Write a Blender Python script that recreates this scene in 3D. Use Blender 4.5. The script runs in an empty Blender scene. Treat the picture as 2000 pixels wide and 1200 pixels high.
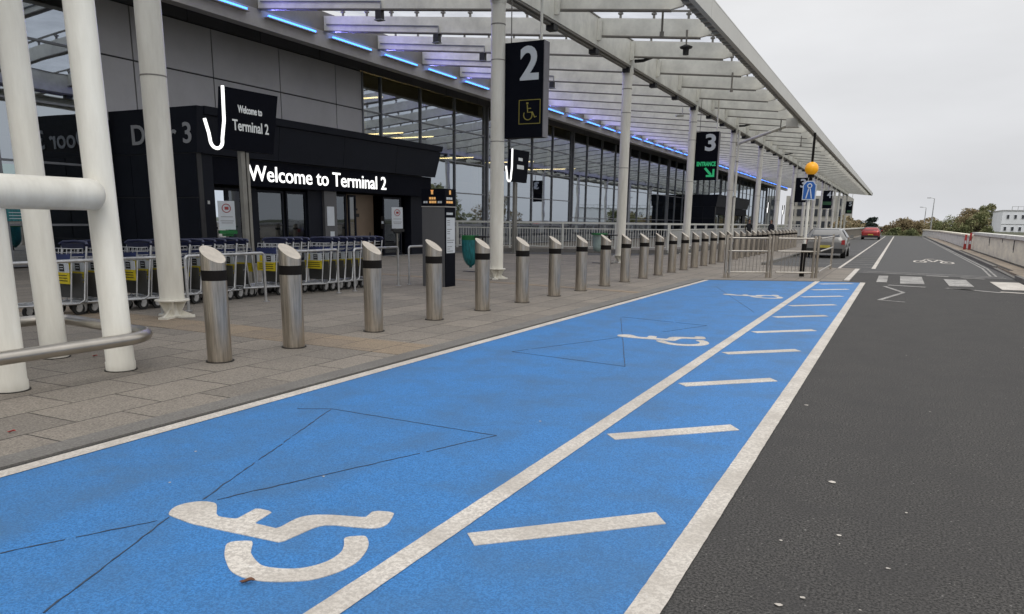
import bpy, bmesh, math, random
from mathutils import Matrix, Vector
random.seed(7)
S = bpy.context.scene
col = S.collection

# ------------------------------------------------------------------ camera
cam = bpy.data.cameras.new('camera'); camo = bpy.data.objects.new('camera', cam); col.objects.link(camo)
cam.sensor_width = 36; cam.lens = 27.0; cam.shift_y = 0.085; cam.clip_start = .05; cam.clip_end = 3000
camo.matrix_world = Matrix(((0.89684606, -0.1090539, 0.42868916, 0),
                            (0.4421468, 0.19216156, -0.87611651, 0),
                            (0.01316635, 0.97528518, 0.22055717, 1.5), (0, 0, 0, 1)))
S.camera = camo
# ------------------------------------------------------------------ world and sun
SUN_EL, SUN_AZ = math.radians(55), math.radians(143)
w = bpy.data.worlds.new('World'); S.world = w; w.use_nodes = True
nt = w.node_tree; N = nt.nodes; L = nt.links; N.clear()
out = N.new('ShaderNodeOutputWorld'); bg = N.new('ShaderNodeBackground'); L.new(bg.outputs[0], out.inputs[0])
sky = N.new('ShaderNodeTexSky'); sky.sky_type = 'NISHITA'; sky.sun_disc = False
sky.sun_elevation = SUN_EL; sky.sun_rotation = SUN_AZ; sky.air_density = 1.5; sky.dust_density = 4
tc = N.new('ShaderNodeTexCoord'); sep = N.new('ShaderNodeSeparateXYZ'); L.new(tc.outputs['Generated'], sep.inputs[0])
ramp = N.new('ShaderNodeValToRGB'); L.new(sep.outputs[2], ramp.inputs[0])
cr = ramp.color_ramp; cr.elements[0].position = 0.0; cr.elements[0].color = (7.1, 7.2, 7.5, 1)
cr.elements[1].position = 1.0; cr.elements[1].color = (14.0, 14.1, 14.4, 1)
e = cr.elements.new(.18); e.color = (7.7, 7.75, 7.95, 1)
e = cr.elements.new(.36); e.color = (8.4, 8.35, 8.3, 1)
mp = N.new('ShaderNodeMapping'); mp.inputs['Scale'].default_value = (1.2, 1.2, 4); L.new(tc.outputs['Generated'], mp.inputs[0])
nz = N.new('ShaderNodeTexNoise'); nz.inputs['Scale'].default_value = 1.6; nz.inputs['Detail'].default_value = 5; L.new(mp.outputs[0], nz.inputs[0])
r2 = N.new('ShaderNodeMapRange'); r2.inputs[1].default_value = .3; r2.inputs[2].default_value = .7; r2.inputs[3].default_value = .86; r2.inputs[4].default_value = 1.10
L.new(nz.outputs[0], r2.inputs[0])
mul = N.new('ShaderNodeVectorMath'); mul.operation = 'SCALE'; L.new(ramp.outputs[0], mul.inputs[0]); L.new(r2.outputs[0], mul.inputs['Scale'])
mx = N.new('ShaderNodeMixRGB'); mx.inputs[0].default_value = .95; L.new(sky.outputs[0], mx.inputs[1]); L.new(mul.outputs[0], mx.inputs[2])
L.new(mx.outputs[0], bg.inputs[0]); bg.inputs[1].default_value = 0.1
sl = bpy.data.lights.new('sun', 'SUN'); sl.energy = 0.9; sl.angle = math.radians(35); sl.color = (1, .97, .92)
so = bpy.data.objects.new('sun', sl); col.objects.link(so)
so.rotation_euler = (math.radians(90) - SUN_EL, 0, math.radians(180) - SUN_AZ)
S.view_settings.view_transform = 'Standard'; S.view_settings.look = 'None'; S.view_settings.exposure = 0.05; S.view_settings.gamma = 1
S.cycles.max_bounces = 6; S.cycles.transparent_max_bounces = 16; S.cycles.caustics_reflective = False; S.cycles.caustics_refractive = False

# ------------------------------------------------------------------ materials
def mat(name, c, rough=.7, metal=0, var=.12, scale=3., bump=0, bscale=60, emit=None, estr=0, spec=.5, stretch=None, c2=None, detail=6):
    m = bpy.data.materials.new(name); m.use_nodes = True
    n = m.node_tree.nodes; l = m.node_tree.links; b = n['Principled BSDF']
    b.inputs['Roughness'].default_value = rough; b.inputs['Metallic'].default_value = metal
    b.inputs['Specular IOR Level'].default_value = spec
    t = n.new('ShaderNodeTexCoord'); p = n.new('ShaderNodeMapping'); l.new(t.outputs['Object'], p.inputs[0])
    if stretch: p.inputs['Scale'].default_value = stretch
    q = n.new('ShaderNodeTexNoise'); q.inputs['Scale'].default_value = scale; q.inputs['Detail'].default_value = detail; q.inputs['Roughness'].default_value = .65
    l.new(p.outputs[0], q.inputs[0])
    x = n.new('ShaderNodeMixRGB'); r = n.new('ShaderNodeMapRange'); r.inputs[1].default_value = .32; r.inputs[2].default_value = .68
    l.new(q.outputs[0], r.inputs[0]); l.new(r.outputs[0], x.inputs[0])
    if c2 is None: c2 = tuple(v * (1 - 2 * var) for v in c)
    x.inputs[2].default_value = (*[min(1, v * (1 + var * .5)) for v in c], 1); x.inputs[1].default_value = (*c2, 1)
    l.new(x.outputs[0], b.inputs['Base Color'])
    if bump:
        q2 = n.new('ShaderNodeTexNoise'); q2.inputs['Scale'].default_value = bscale; q2.inputs['Detail'].default_value = 3
        l.new(t.outputs['Object'], q2.inputs[0]); bb = n.new('ShaderNodeBump'); bb.inputs['Strength'].default_value = bump; bb.inputs['Distance'].default_value = .01
        l.new(q2.outputs[0], bb.inputs['Height']); l.new(bb.outputs[0], b.inputs['Normal'])
    if emit: b.inputs['Emission Color'].default_value = (*emit, 1); b.inputs['Emission Strength'].default_value = estr
    return m

def speckled(name, base, dark, light, stain, stain_amt, grain=220, rough=.85, cracks=0, bump=.6):
    """road like surface: fine aggregate grain, mid scale mottling and large stains"""
    m = bpy.data.materials.new(name); m.use_nodes = True
    n = m.node_tree.nodes; l = m.node_tree.links; b = n['Principled BSDF']
    t = n.new('ShaderNodeTexCoord')
    def noise(s, d=4, r=.6, st=None):
        q = n.new('ShaderNodeTexNoise'); q.inputs['Scale'].default_value = s; q.inputs['Detail'].default_value = d; q.inputs['Roughness'].default_value = r
        if st:
            p = n.new('ShaderNodeMapping'); p.inputs['Scale'].default_value = st; l.new(t.outputs['Object'], p.inputs[0]); l.new(p.outputs[0], q.inputs[0])
        else: l.new(t.outputs['Object'], q.inputs[0])
        return q.outputs[0]
    def rng(v, a, c_, lo=0, hi=1):
        r = n.new('ShaderNodeMapRange'); r.inputs[1].default_value = a; r.inputs[2].default_value = c_; r.inputs[3].default_value = lo; r.inputs[4].default_value = hi
        l.new(v, r.inputs[0]); return r.outputs[0]
    def mixc(f, a, c_):
        x = n.new('ShaderNodeMixRGB')
        l.new(f, x.inputs[0])
        for k, v in ((1, a), (2, c_)):
            if isinstance(v, tuple): x.inputs[k].default_value = (*v, 1)
            else: l.new(v, x.inputs[k])
        return x.outputs[0]
    g = noise(grain, 3, .7)
    c = mixc(rng(g, .42, .58), dark, base)
    c = mixc(rng(noise(grain * .6, 2), .66, .74), c, light)
    c = mixc(rng(noise(2.2, 7, .62), .44, .70, 0, stain_amt), c, stain)
    c = mixc(rng(noise(.5, 5, .6, (2.2, .5, 1)), .45, .75, 0, stain_amt * .8), c, stain)
    if cracks:
        c = mixc(rng(noise(30, 4, .75), .68, .72, 0, cracks), c, tuple(v * .35 for v in base))
    l.new(c, b.inputs['Base Color']); b.inputs['Roughness'].default_value = rough; b.inputs['Specular IOR Level'].default_value = .35
    bb = n.new('ShaderNodeBump'); bb.inputs['Strength'].default_value = bump; bb.inputs['Distance'].default_value = .006
    l.new(g, bb.inputs['Height']); l.new(bb.outputs[0], b.inputs['Normal'])
    return m

M = {}
M['blue'] = speckled('blue_paint', (.058, .25, .60), (.028, .145, .37), (.12, .33, .62), (.062, .14, .25), .55, 105, .58, .75)
M['asphalt'] = speckled('asphalt', (.102, .097, .091), (.022, .021, .020), (.26, .25, .235), (.050, .048, .047), .6, 80, .9, 0, 1)
M['asphalt_old'] = speckled('old_asphalt', (.105, .103, .100), (.07, .069, .067), (.2, .195, .185), (.08, .079, .077), .5, 110, .85)
M['line'] = speckled('line_paint', (.74, .69, .62), (.50, .46, .41), (.80, .77, .72), (.42, .38, .33), .75, 60, .6, .6, .7)
M['line_worn'] = speckled('worn_paint', (.52, .50, .46), (.26, .25, .24), (.5, .5, .47), (.14, .135, .13), .9, 40, .7, .5)
M['loop'] = mat('sealant', (.035, .06, .10), .5, var=.3, scale=20)
M['concrete'] = speckled('kerb_concrete', (.22, .21, .19), (.16, .15, .14), (.32, .31, .29), (.12, .11, .10), .5, 60)
M['footway'] = speckled('footway_asphalt', (.42, .34, .26), (.31, .26, .20), (.3, .26, .22), (.12, .10, .085), .7, 60)
M['dirt_and_shade'] = speckled('dirt_and_contact_shade', (.05, .045, .04), (.03, .028, .025), (.1, .1, .08), (.06, .05, .04), .5, 30)  # kerb dirt, also the painted contact shade round the feet
M['column'] = mat('cream_paint', (.83, .81, .73), .38, c2=(.66, .63, .55), scale=2.2, stretch=(1.5, 1.5, .25), bump=.05, bscale=30)
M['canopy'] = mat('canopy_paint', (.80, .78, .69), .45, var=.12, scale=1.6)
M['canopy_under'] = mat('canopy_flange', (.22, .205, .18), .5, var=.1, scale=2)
M['fascia'] = mat('fascia_metal', (.56, .55, .51), .4, var=.05, scale=.6)
M['steel'] = mat('brushed_steel', (.58, .52, .44), .30, 1, var=.2, scale=9, stretch=(6, 6, .35), bump=.12, bscale=80)
M['steel_rail'] = mat('rail_steel', (.56, .52, .46), .30, 1, var=.12, scale=2)
M['steel_cap'] = mat('steel_cap', (.64, .58, .50), .55, .4, var=.08, scale=12)
M['galv'] = mat('galvanised', (.58, .585, .59), .36, .8, var=.15, scale=8)
M['black'] = mat('black_band', (.014, .012, .011), .7, spec=.1, var=.2)
M['rubber'] = mat('rubber', (.02, .02, .02), .8, var=.2)
M['pod'] = mat('black_cladding', (.010, .012, .019), .55, spec=.15, var=.1, scale=1.5)
M['panel'] = mat('grey_panel', (.52, .51, .52), .5, var=.06, scale=.7)
M['panel_dk'] = mat('dark_panel', (.10, .10, .105), .45, var=.08, scale=.7)
M['joint'] = mat('panel_joint', (.03, .03, .032), .6)
M['mullion'] = mat('mullion', (.24, .25, .27), .4, .3, var=.1)
M['edge'] = mat('edge_beam', (.42, .40, .38), .5, var=.06)
M['sign'] = mat('sign_black', (.006, .007, .012), .6, spec=.05, var=.1)
M['sign_side'] = mat('sign_side', (.17, .16, .175), .5)
M['white'] = mat('white_vinyl', (.62, .66, .70), .5, var=.03)
M['grey_letter'] = mat('grey_letter', (.38, .39, .41), .5, var=.03)
M['yellow_dim'] = mat('yellow_vinyl', (.30, .26, .05), .6, var=.1)
M['green_vinyl'] = mat('green_vinyl', (.03, .42, .17), .5, var=.05, emit=(.03, .6, .22), estr=.25)
M['lit'] = mat('lit_white', (.9, .9, .88), .5, emit=(1, 1, .97), estr=1.3)
M['lit_dim'] = mat('lit_grey', (.5, .5, .5), .5, emit=(.8, .85, .85), estr=.25)
M['orange_lit'] = mat('lit_orange', (.7, .35, .1), .5, emit=(1, .55, .2), estr=.35)
M['led'] = mat('blue_led', (.05, .2, .6), .5, emit=(.045, .21, 1.), estr=5.)
M['lamp_yel'] = mat('warm_led', (.8, .7, .4), .5, emit=(1, .86, .45), estr=1.1)
M['warm_bar'] = mat('warm_light', (.8, .6, .3), .5, emit=(1, .72, .3), estr=6)
M['amber'] = mat('amber_globe', (.95, .42, .01), .3, var=.03, emit=(1, .42, .0), estr=.12)
M['signblue'] = mat('sign_blue', (.02, .12, .42), .4, var=.08)
M['navy'] = mat('navy_plastic', (.010, .014, .05), .4, var=.2)
M['navy2'] = mat('navy_board', (.035, .05, .15), .5, var=.2)
M['tyel'] = mat('yellow_sticker', (.80, .64, .03), .5, var=.15, scale=14)
M['plate'] = mat('grey_plate', (.09, .09, .088), .6, var=.15)
M['teal'] = mat('teal_bag', (.02, .22, .24), .35, var=.3, scale=7, stretch=(3, 3, .6))
M['green'] = mat('green_ring', (.01, .17, .04), .5)
M['interior'] = mat('interior_dark', (.10, .10, .085), .8, var=.2)
M['ifloor'] = mat('interior_floor', (.07, .068, .06), .4, var=.1)
M['tan'] = mat('tan_wall', (.23, .17, .12), .6, var=.06)
M['parapet'] = mat('parapet_render', (.90, .84, .68), .75, var=.13, scale=1.2, stretch=(1, .6, 2.5), c2=(.68, .63, .52))
M['coping'] = mat('coping', (.76, .745, .69), .7, var=.15, scale=2)
M['stone'] = mat('stone_wall', (.20, .175, .14), .85, var=.3, scale=5)
M['stone2'] = mat('pale_stone', (.40, .385, .35), .8, var=.1, scale=.5)
M['bag_pale'] = mat('pale_bag', (.36, .46, .44), .4, var=.2)
M['green_dull'] = mat('dull_green', (.035, .12, .05), .6)
M['red'] = mat('red_plastic', (.42, .05, .045), .5, var=.15)
M['bldg'] = mat('white_cladding', (.82, .84, .88), .5, var=.04, scale=.2)
M['win'] = mat('dark_window', (.05, .055, .065), .15)
M['fence'] = mat('fence_paint', (.66, .66, .61), .5, var=.06)
M['pole_grey'] = mat('grey_pole', (.30, .29, .26), .45, .4, var=.1)
M['bark'] = mat('bark', (.06, .045, .03), .9)
M['skin'] = mat('skin', (.35, .2, .14), .6)
M['coat'] = mat('dark_coat', (.012, .012, .016), .8)
M['jeans'] = mat('jeans', (.02, .025, .045), .8)
M['hair'] = mat('hair', (.012, .01, .008), .8)
M['leaf_brown'] = mat('dead_leaf', (.20, .08, .035), .7, var=.3, scale=40)
M['red_lamp'] = mat('red_lamp', (.35, .02, .02), .3)
M['nplate'] = mat('number_plate', (.5, .42, .06), .5)
M['mark'] = mat('print_black', (.02, .02, .02), .6)
M['grass_bg'] = mat('scrub_ground', (.07, .075, .035), .9, var=.3, scale=.3)
M['notice_red'] = mat('notice_red', (.4, .05, .05), .5)
M['curtain'] = mat('curtain', (.17, .145, .085), .8, var=.1, scale=2, stretch=(1, 8, .3))

def paint_car(name, c):
    m = mat(name, c, .28, .35, var=.03); m.node_tree.nodes['Principled BSDF'].inputs['Coat Weight'].default_value = .7
    return m
M['car_red'] = paint_car('car_red', (.36, .03, .03)); M['car_silver'] = paint_car('car_silver', (.20, .195, .185))

def brickmat(name, c1, c2, c3, mortar, sx, sy, ms):
    m = bpy.data.materials.new(name); m.use_nodes = True
    n = m.node_tree.nodes; l = m.node_tree.links; b = n['Principled BSDF']
    t = n.new('ShaderNodeTexCoord'); p = n.new('ShaderNodeMapping'); p.inputs['Rotation'].default_value = (0, 0, math.radians(90))
    p.inputs['Location'].default_value = (.13, .07, 0)
    l.new(t.outputs['Object'], p.inputs[0])
    k = n.new('ShaderNodeTexBrick'); k.inputs['Scale'].default_value = 1; k.inputs['Brick Width'].default_value = sx; k.inputs['Row Height'].default_value = sy
    k.inputs['Mortar Size'].default_value = ms; k.inputs['Mortar Smooth'].default_value = .3; k.inputs['Bias'].default_value = -.1
    k.inputs['Color1'].default_value = (*c1, 1); k.inputs['Color2'].default_value = (*c2, 1); k.inputs['Mortar'].default_value = (*mortar, 1)
    l.new(p.outputs[0], k.inputs[0])
    def nz(s, lo, hi, a, c_, d=6):
        q = n.new('ShaderNodeTexNoise'); q.inputs['Scale'].default_value = s; q.inputs['Detail'].default_value = d; q.inputs['Roughness'].default_value = .65
        l.new(t.outputs['Object'], q.inputs[0]); r = n.new('ShaderNodeMapRange'); r.inputs[1].default_value = a; r.inputs[2].default_value = c_
        r.inputs[3].default_value = lo; r.inputs[4].default_value = hi; l.new(q.outputs[0], r.inputs[0]); return r.outputs[0], q.outputs[0]
    # joints partly filled in: mortar darkness varies along the pavement
    f1, _ = nz(1.1, .0, .8, .44, .66)
    x0 = n.new('ShaderNodeMixRGB'); l.new(f1, x0.inputs[0]); x0.inputs[1].default_value = (*mortar, 1); x0.inputs[2].default_value = (*tuple(v * .62 for v in c1), 1)
    l.new(x0.outputs[0], k.inputs['Mortar'])
    f2, _ = nz(.9, 0, .40, .42, .68)
    x = n.new('ShaderNodeMixRGB'); l.new(f2, x.inputs[0]); l.new(k.outputs[0], x.inputs[1]); x.inputs[2].default_value = (*c3, 1)
    f3, g = nz(70, .66, 1.34, .34, .66, 3)
    y = n.new('ShaderNodeVectorMath'); y.operation = 'SCALE'; l.new(x.outputs[0], y.inputs[0]); l.new(f3, y.inputs['Scale'])
    l.new(y.outputs[0], b.inputs['Base Color']); b.inputs['Roughness'].default_value = .85; b.inputs['Specular IOR Level'].default_value = .3
    bb = n.new('ShaderNodeBump'); bb.inputs['Strength'].default_value = .5; bb.inputs['Distance'].default_value = .004
    l.new(g, bb.inputs['Height']); l.new(bb.outputs[0], b.inputs['Normal'])
    return m
M['paving'] = brickmat('paving_slabs', (.270, .238, .200), (.205, .183, .157), (.165, .153, .136), (.035, .031, .027), .75, .58, .010)
M['tan_paving'] = brickmat('tan_slabs', (.30, .235, .165), (.25, .20, .15), (.20, .17, .135), (.07, .06, .05), .75, .58, .008)

def glass(name, tint, fac, dark=.0):
    m = bpy.data.materials.new(name); m.use_nodes = True
    n = m.node_tree.nodes; l = m.node_tree.links; n.clear()
    o = n.new('ShaderNodeOutputMaterial'); tr = n.new('ShaderNodeBsdfTransparent'); tr.inputs[0].default_value = (*tint, 1)
    gl = n.new('ShaderNodeBsdfGlossy'); gl.inputs['Roughness'].default_value = .015; gl.inputs[0].default_value = (.82, .9, .98, 1)
    fr = n.new('ShaderNodeFresnel'); fr.inputs[0].default_value = 1.5
    r = n.new('ShaderNodeMapRange'); r.inputs[3].default_value = fac; r.inputs[4].default_value = 1; l.new(fr.outputs[0], r.inputs[0])
    t = n.new('ShaderNodeTexCoord'); q = n.new('ShaderNodeTexNoise'); q.inputs['Scale'].default_value = .35; l.new(t.outputs['Object'], q.inputs[0])
    bb = n.new('ShaderNodeBump'); bb.inputs['Strength'].default_value = .12; bb.inputs['Distance'].default_value = .05; l.new(q.outputs[0], bb.inputs['Height']); l.new(bb.outputs[0], gl.inputs['Normal'])
    x = n.new('ShaderNodeMixShader'); l.new(r.outputs[0], x.inputs[0]); l.new(tr.outputs[0], x.inputs[1]); l.new(gl.outputs[0], x.inputs[2]); l.new(x.outputs[0], o.inputs[0])
    return m
M['glass'] = glass('curtain_glass', (.42, .47, .46), .46)
M['glass_door'] = glass('door_glass', (.55, .56, .48), .12)
m = bpy.data.materials.new('translucent_roof'); m.use_nodes = True; n = m.node_tree.nodes; l = m.node_tree.links; n.clear()
o_ = n.new('ShaderNodeOutputMaterial'); tr = n.new('ShaderNodeBsdfTransparent'); tr.inputs[0].default_value = (.60, .62, .67, 1)
tl = n.new('ShaderNodeBsdfTranslucent'); tl.inputs[0].default_value = (.62, .64, .68, 1); x = n.new('ShaderNodeMixShader'); x.inputs[0].default_value = .5
t_ = n.new('ShaderNodeTexCoord'); q_ = n.new('ShaderNodeTexNoise'); q_.inputs['Scale'].default_value = .8; q_.inputs['Detail'].default_value = 6; l.new(t_.outputs['Object'], q_.inputs[0])
r_ = n.new('ShaderNodeMapRange'); r_.inputs[1].default_value = .35; r_.inputs[2].default_value = .65; r_.inputs[3].default_value = .42; r_.inputs[4].default_value = .75; l.new(q_.outputs[0], r_.inputs[0]); l.new(r_.outputs[0], x.inputs[0])
l.new(tr.outputs[0], x.inputs[1]); l.new(tl.outputs[0], x.inputs[2]); l.new(x.outputs[0], o_.inputs[0]); M['roof'] = m

def leafmat(name, a, b_, c_):
    m = bpy.data.materials.new(name); m.use_nodes = True; n = m.node_tree.nodes; l = m.node_tree.links; p = n['Principled BSDF']
    t = n.new('ShaderNodeTexCoord'); q = n.new('ShaderNodeTexNoise'); q.inputs['Scale'].default_value = .55; q.inputs['Detail'].default_value = 4; l.new(t.outputs['Object'], q.inputs[0])
    r = n.new('ShaderNodeValToRGB'); l.new(q.outputs[0], r.inputs[0]); e = r.color_ramp.elements; e[0].position = .35; e[0].color = (*a, 1); e[1].position = .65; e[1].color = (*c_, 1)
    k = e.new(.5); k.color = (*b_, 1); l.new(r.outputs[0], p.inputs['Base Color']); p.inputs['Roughness'].default_value = .8
    return m
M['leaf_autumn'] = leafmat('leaf_autumn', (.17, .14, .07), (.24, .19, .10), (.26, .19, .115))
M['leaf_green'] = leafmat('leaf_green', (.12, .14, .06), (.19, .20, .085), (.23, .21, .11))
M['leaf_dark'] = leafmat('leaf_dark', (.018, .03, .025), (.025, .04, .032), (.035, .05, .04))

# ------------------------------------------------------------------ mesh builder
class MB:
    def __init__(s): s.bm = bmesh.new(); s.mats = []; s.cur = 0
    def m(s, name):
        if name not in s.mats: s.mats.append(name)
        s.cur = s.mats.index(name); return s
    def face(s, pts, smooth=False):
        f = s.bm.faces.new([s.bm.verts.new(p) for p in pts]); f.material_index = s.cur; f.smooth = smooth; return f
    def box(s, a, b, mtx=None):
        x0, y0, z0 = a; x1, y1, z1 = b
        v = [Vector(p) for p in ((x0, y0, z0), (x1, y0, z0), (x1, y1, z0), (x0, y1, z0), (x0, y0, z1), (x1, y0, z1), (x1, y1, z1), (x0, y1, z1))]
        return s.hexa(v, mtx)
    def hexa(s, v, mtx=None):
        if mtx: v = [mtx @ p for p in v]
        v = [s.bm.verts.new(p) for p in v]
        for q in ((3, 2, 1, 0), (4, 5, 6, 7), (0, 1, 5, 4), (1, 2, 6, 5), (2, 3, 7, 6), (3, 0, 4, 7)):
            f = s.bm.faces.new([v[i] for i in q]); f.material_index = s.cur
        return s
    def prism(s, pts, d):
        """polygon pts (3-D) extruded along vector d"""
        d = Vector(d); a = [s.bm.verts.new(p) for p in pts]; b = [s.bm.verts.new(Vector(p) + d) for p in pts]
        f = s.bm.faces.new(a); f.material_index = s.cur; f2 = s.bm.faces.new(list(reversed(b))); f2.material_index = s.cur
        for i in range(len(a)):
            j = (i + 1) % len(a); g = s.bm.faces.new((a[j], a[i], b[i], b[j])); g.material_index = s.cur
        return s
    def tube(s, path, r, seg=12, cap=True, closed=False, rend=None):
        """round tube along a list of points; r a number or list"""
        P = [Vector(p) for p in path]; n = len(P); rings = []; up = None
        for i in range(n):
            if closed: d = P[(i + 1) % n] - P[i - 1]
            else: d = P[min(i + 1, n - 1)] - P[max(i - 1, 0)]
            d.normalize()
            if up is None: up = Vector((0, 0, 1)) if abs(d.z) < .9 else Vector((1, 0, 0))
            a = d.cross(up)
            if a.length < 1e-4: a = d.cross(Vector((0, 1, 0)))
            a.normalize(); b = a.cross(d).normalized(); up = b
            rr = r[i] if isinstance(r, (list, tuple)) else r
            rings.append([s.bm.verts.new(P[i] + rr * (math.cos(t) * a + math.sin(t) * b)) for t in [2 * math.pi * k / seg for k in range(seg)]])
        for i in range(n if closed else n - 1):
            A = rings[i]; B = rings[(i + 1) % n]
            for k in range(seg):
                f = s.bm.faces.new((A[k], A[(k + 1) % seg], B[(k + 1) % seg], B[k])); f.material_index = s.cur; f.smooth = True
        if cap and not closed:
            for R_, rev in ((rings[0], True), (rings[-1], False)):
                f = s.bm.faces.new([s.bm.verts.new(v.co) for v in (reversed(R_) if rev else R_)]); f.material_index = s.cur
        return s
    def lathe(s, prof, c=(0, 0, 0), seg=24):
        return s.tube([(c[0], c[1], c[2] + z) for r, z in prof], [max(r, .0005) for r, z in prof], seg)
    def obj(s, name, parent=None, **k):
        bmesh.ops.recalc_face_normals(s.bm, faces=s.bm.faces) if k.pop('recalc', True) else None
        me = bpy.data.meshes.new(name); s.bm.to_mesh(me); s.bm.free()
        for q in s.mats: me.materials.append(M[q])
        o = bpy.data.objects.new(name, me); col.objects.link(o); o.parent = parent
        if 'label' in k or 'cat' in k or 'kind' in k or 'group' in k: tag(o, k.get('label'), k.get('cat'), k.get('group'), k.get('kind'))
        return o
def tag(o, label=None, cat=None, group=None, kind=None):
    if label: o['label'] = label
    if cat: o['category'] = cat
    if group: o['group'] = group
    if kind: o['kind'] = kind
    return o
def empty(name, loc=(0, 0, 0), rz=0, **k):
    o = bpy.data.objects.new(name, None); col.objects.link(o); o.location = loc; o.rotation_euler = (0, 0, rz); o.empty_display_size = .2
    return tag(o, k.get('label'), k.get('cat'), k.get('group'), k.get('kind'))
KIDS = {}
def copy_tree(o, loc=None, rz=None, parent=None, **k):
    c = o.copy(); col.objects.link(c); c.parent = parent
    if loc is not None: c.location = loc
    if rz is not None: c.rotation_euler = (0, 0, rz)
    for ch in [q for q in bpy.data.objects if q.parent == o]: copy_tree(ch, parent=c)
    return tag(c, k.get('label'), k.get('cat'), k.get('group'))
def box(name, a, b, mt, parent=None, **k): return MB().m(mt).box(a, b).obj(name, parent, **k)
def arc(c, r, a0, a1, n, ax=0, ay=1):
    """points on an arc in the plane of axes ax, ay"""
    P = []
    for i in range(n + 1):
        t = math.radians(a0 + (a1 - a0) * i / n); p = list(c); p[ax] += r * math.cos(t); p[ay] += r * math.sin(t); P.append(tuple(p))
    return P

def text_obj(name, body, size, origin, xdir, ydir, mt, parent, depth=.012, bold=.0, align='LEFT', sx=1.0, spacing=1.0, **k):
    cu = bpy.data.curves.new('t', 'FONT'); cu.body = body; cu.size = size; cu.extrude = depth / 2; cu.offset = bold; cu.align_x = align; cu.space_character = spacing; cu.resolution_u = 4
    to = bpy.data.objects.new('t', cu); col.objects.link(to)
    dg = bpy.context.evaluated_depsgraph_get(); me = bpy.data.meshes.new_from_object(to.evaluated_get(dg))
    bpy.data.objects.remove(to); bpy.data.curves.remove(cu)
    X = Vector(xdir).normalized(); Y = Vector(ydir).normalized(); Z = X.cross(Y)
    mt4 = Matrix(((X.x * sx, Y.x, Z.x, origin[0]), (X.y * sx, Y.y, Z.y, origin[1]), (X.z * sx, Y.z, Z.z, origin[2]), (0, 0, 0, 1)))
    me.transform(mt4); me.materials.clear(); me.materials.append(M[mt]); me.name = name
    o = bpy.data.objects.new(name, me); col.objects.link(o); o.parent = parent
    return o

ST = dict(kind='structure')
def sheet(name, pts, z, mt, **k):
    return MB().m(mt).prism([(x, y, z) for x, y in pts], (0, 0, -.0035 if z > 0 else -.02)).obj(name, **ST)

# ================================================================== GROUND
MB().m('grass_bg').face([(-700, -300, -.06), (700, -300, -.06), (700, 1400, -.06), (-700, 1400, -.06)])
g = MB().m('grass_bg'); g.face([(-700, -300, -.06), (700, -300, -.06), (700, 1400, -.06), (-700, 1400, -.06)]); g.obj('ground', **ST)
sheet('road', [(-4.70, -8), (3.2, -8), (3.2, 128), (-4.7, 128)], 0, 'asphalt')
sheet('old_road_surface', [(-1.2, 27.2), (3.2, 26.6), (3.2, 128), (-4.4, 128), (-4.4, 30.4), (-1.2, 30.2)], .004, 'asphalt_old')
sheet('paving', [(-34, -8), (-4.9, -8), (-4.9, 21.2), (-1.22, 22.8), (-1.22, 29.9), (-4.45, 30.1), (-4.45, 128), (-34, 128)], .006, 'paving')
sheet('paving_band', [(-22, 7.75), (-4.9, 7.1), (-4.9, 7.85), (-22, 8.55)], .010, 'tan_paving')
sheet('paving_band', [(-18, 18.4), (-4.9, 16.1), (-4.9, 16.45), (-18, 18.75)], .010, 'tan_paving')
k = MB().m('concrete')
k.prism([(-4.9, -8, .012), (-4.74, -8, .012), (-4.60, 21.05, .012), (-1.2, 22.62, .012), (-1.06, 22.75, .012), (-1.06, 29.95, .012), (-1.22, 29.95, .012), (-1.22, 22.82, .012), (-4.7, 21.24, .012), (-4.9, 21.2, .012)], (0, 0, -.03))
k.box((-4.45, 30.0, -.01), (-4.3, 128, .10))
k.box((3.2, 33, -.01), (3.34, 128, .115)); k.box((3.2, -8, -.01), (3.34, 27, .115))
k.hexa([Vector(p) for p in ((3.2, 27, -.01), (3.34, 27, -.01), (3.34, 33, -.01), (3.2, 33, -.01), (3.2, 27, .03), (3.34, 27, .03), (3.34, 33, .06), (3.2, 33, .06))])
k.obj('kerb', **ST)
MB().m('footway').box((3.34, -8, -.01), (4.25, 128, .105)).obj('footway', **ST)
MB().m('dirt_and_shade').box((3.36, 30, .1), (3.50, 54, .113)).box((4.02, -8, .1), (4.2, 128, .112)).obj('dirt_strip', **ST)
sheet('dark_paving_strip', [(-22, 29.5), (-10.9, 34.0), (-9.5, 37), (-9.5, 60), (-11, 60), (-11, 38), (-22, 33.8)], .011, 'asphalt_old')
# blue bays
sheet('parking_bay', [(-4.66, -3), (-.70, -3), (-.70, 22.55), (-1.24, 22.55), (-4.52, 21.0)], .004, 'blue')
def strip(mb, p, q, wd, z=.008, t=.004):
    p = Vector((*p, z)); q = Vector((*q, z)); d = (q - p).normalized(); a = Vector((-d.y, d.x, 0)) * wd / 2
    mb.prism([p - a, q - a, q + a, p + a], (0, 0, -t))
def rough_line(mb, p, q, wd, z=.008, step=.06, jit=.0014):
    """painted line with slightly uneven edges"""
    p = Vector((*p, z)); q = Vector((*q, z)); d = q - p; n = max(2, int(d.length / step)); a = Vector((-d.y, d.x, 0)).normalized()
    A = []; B = []
    for i in range(n + 1):
        c = p + d * i / n; A.append(c + a * (wd / 2 + random.uniform(-jit, jit))); B.append(c - a * (wd / 2 + random.uniform(-jit, jit)))
    vs = [mb.bm.verts.new(v) for v in A]; vt = [mb.bm.verts.new(v) for v in B]
    for i in range(n):
        f = mb.bm.faces.new((vs[i], vt[i], vt[i + 1], vs[i + 1])); f.material_index = mb.cur
b = MB().m('line')
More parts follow.
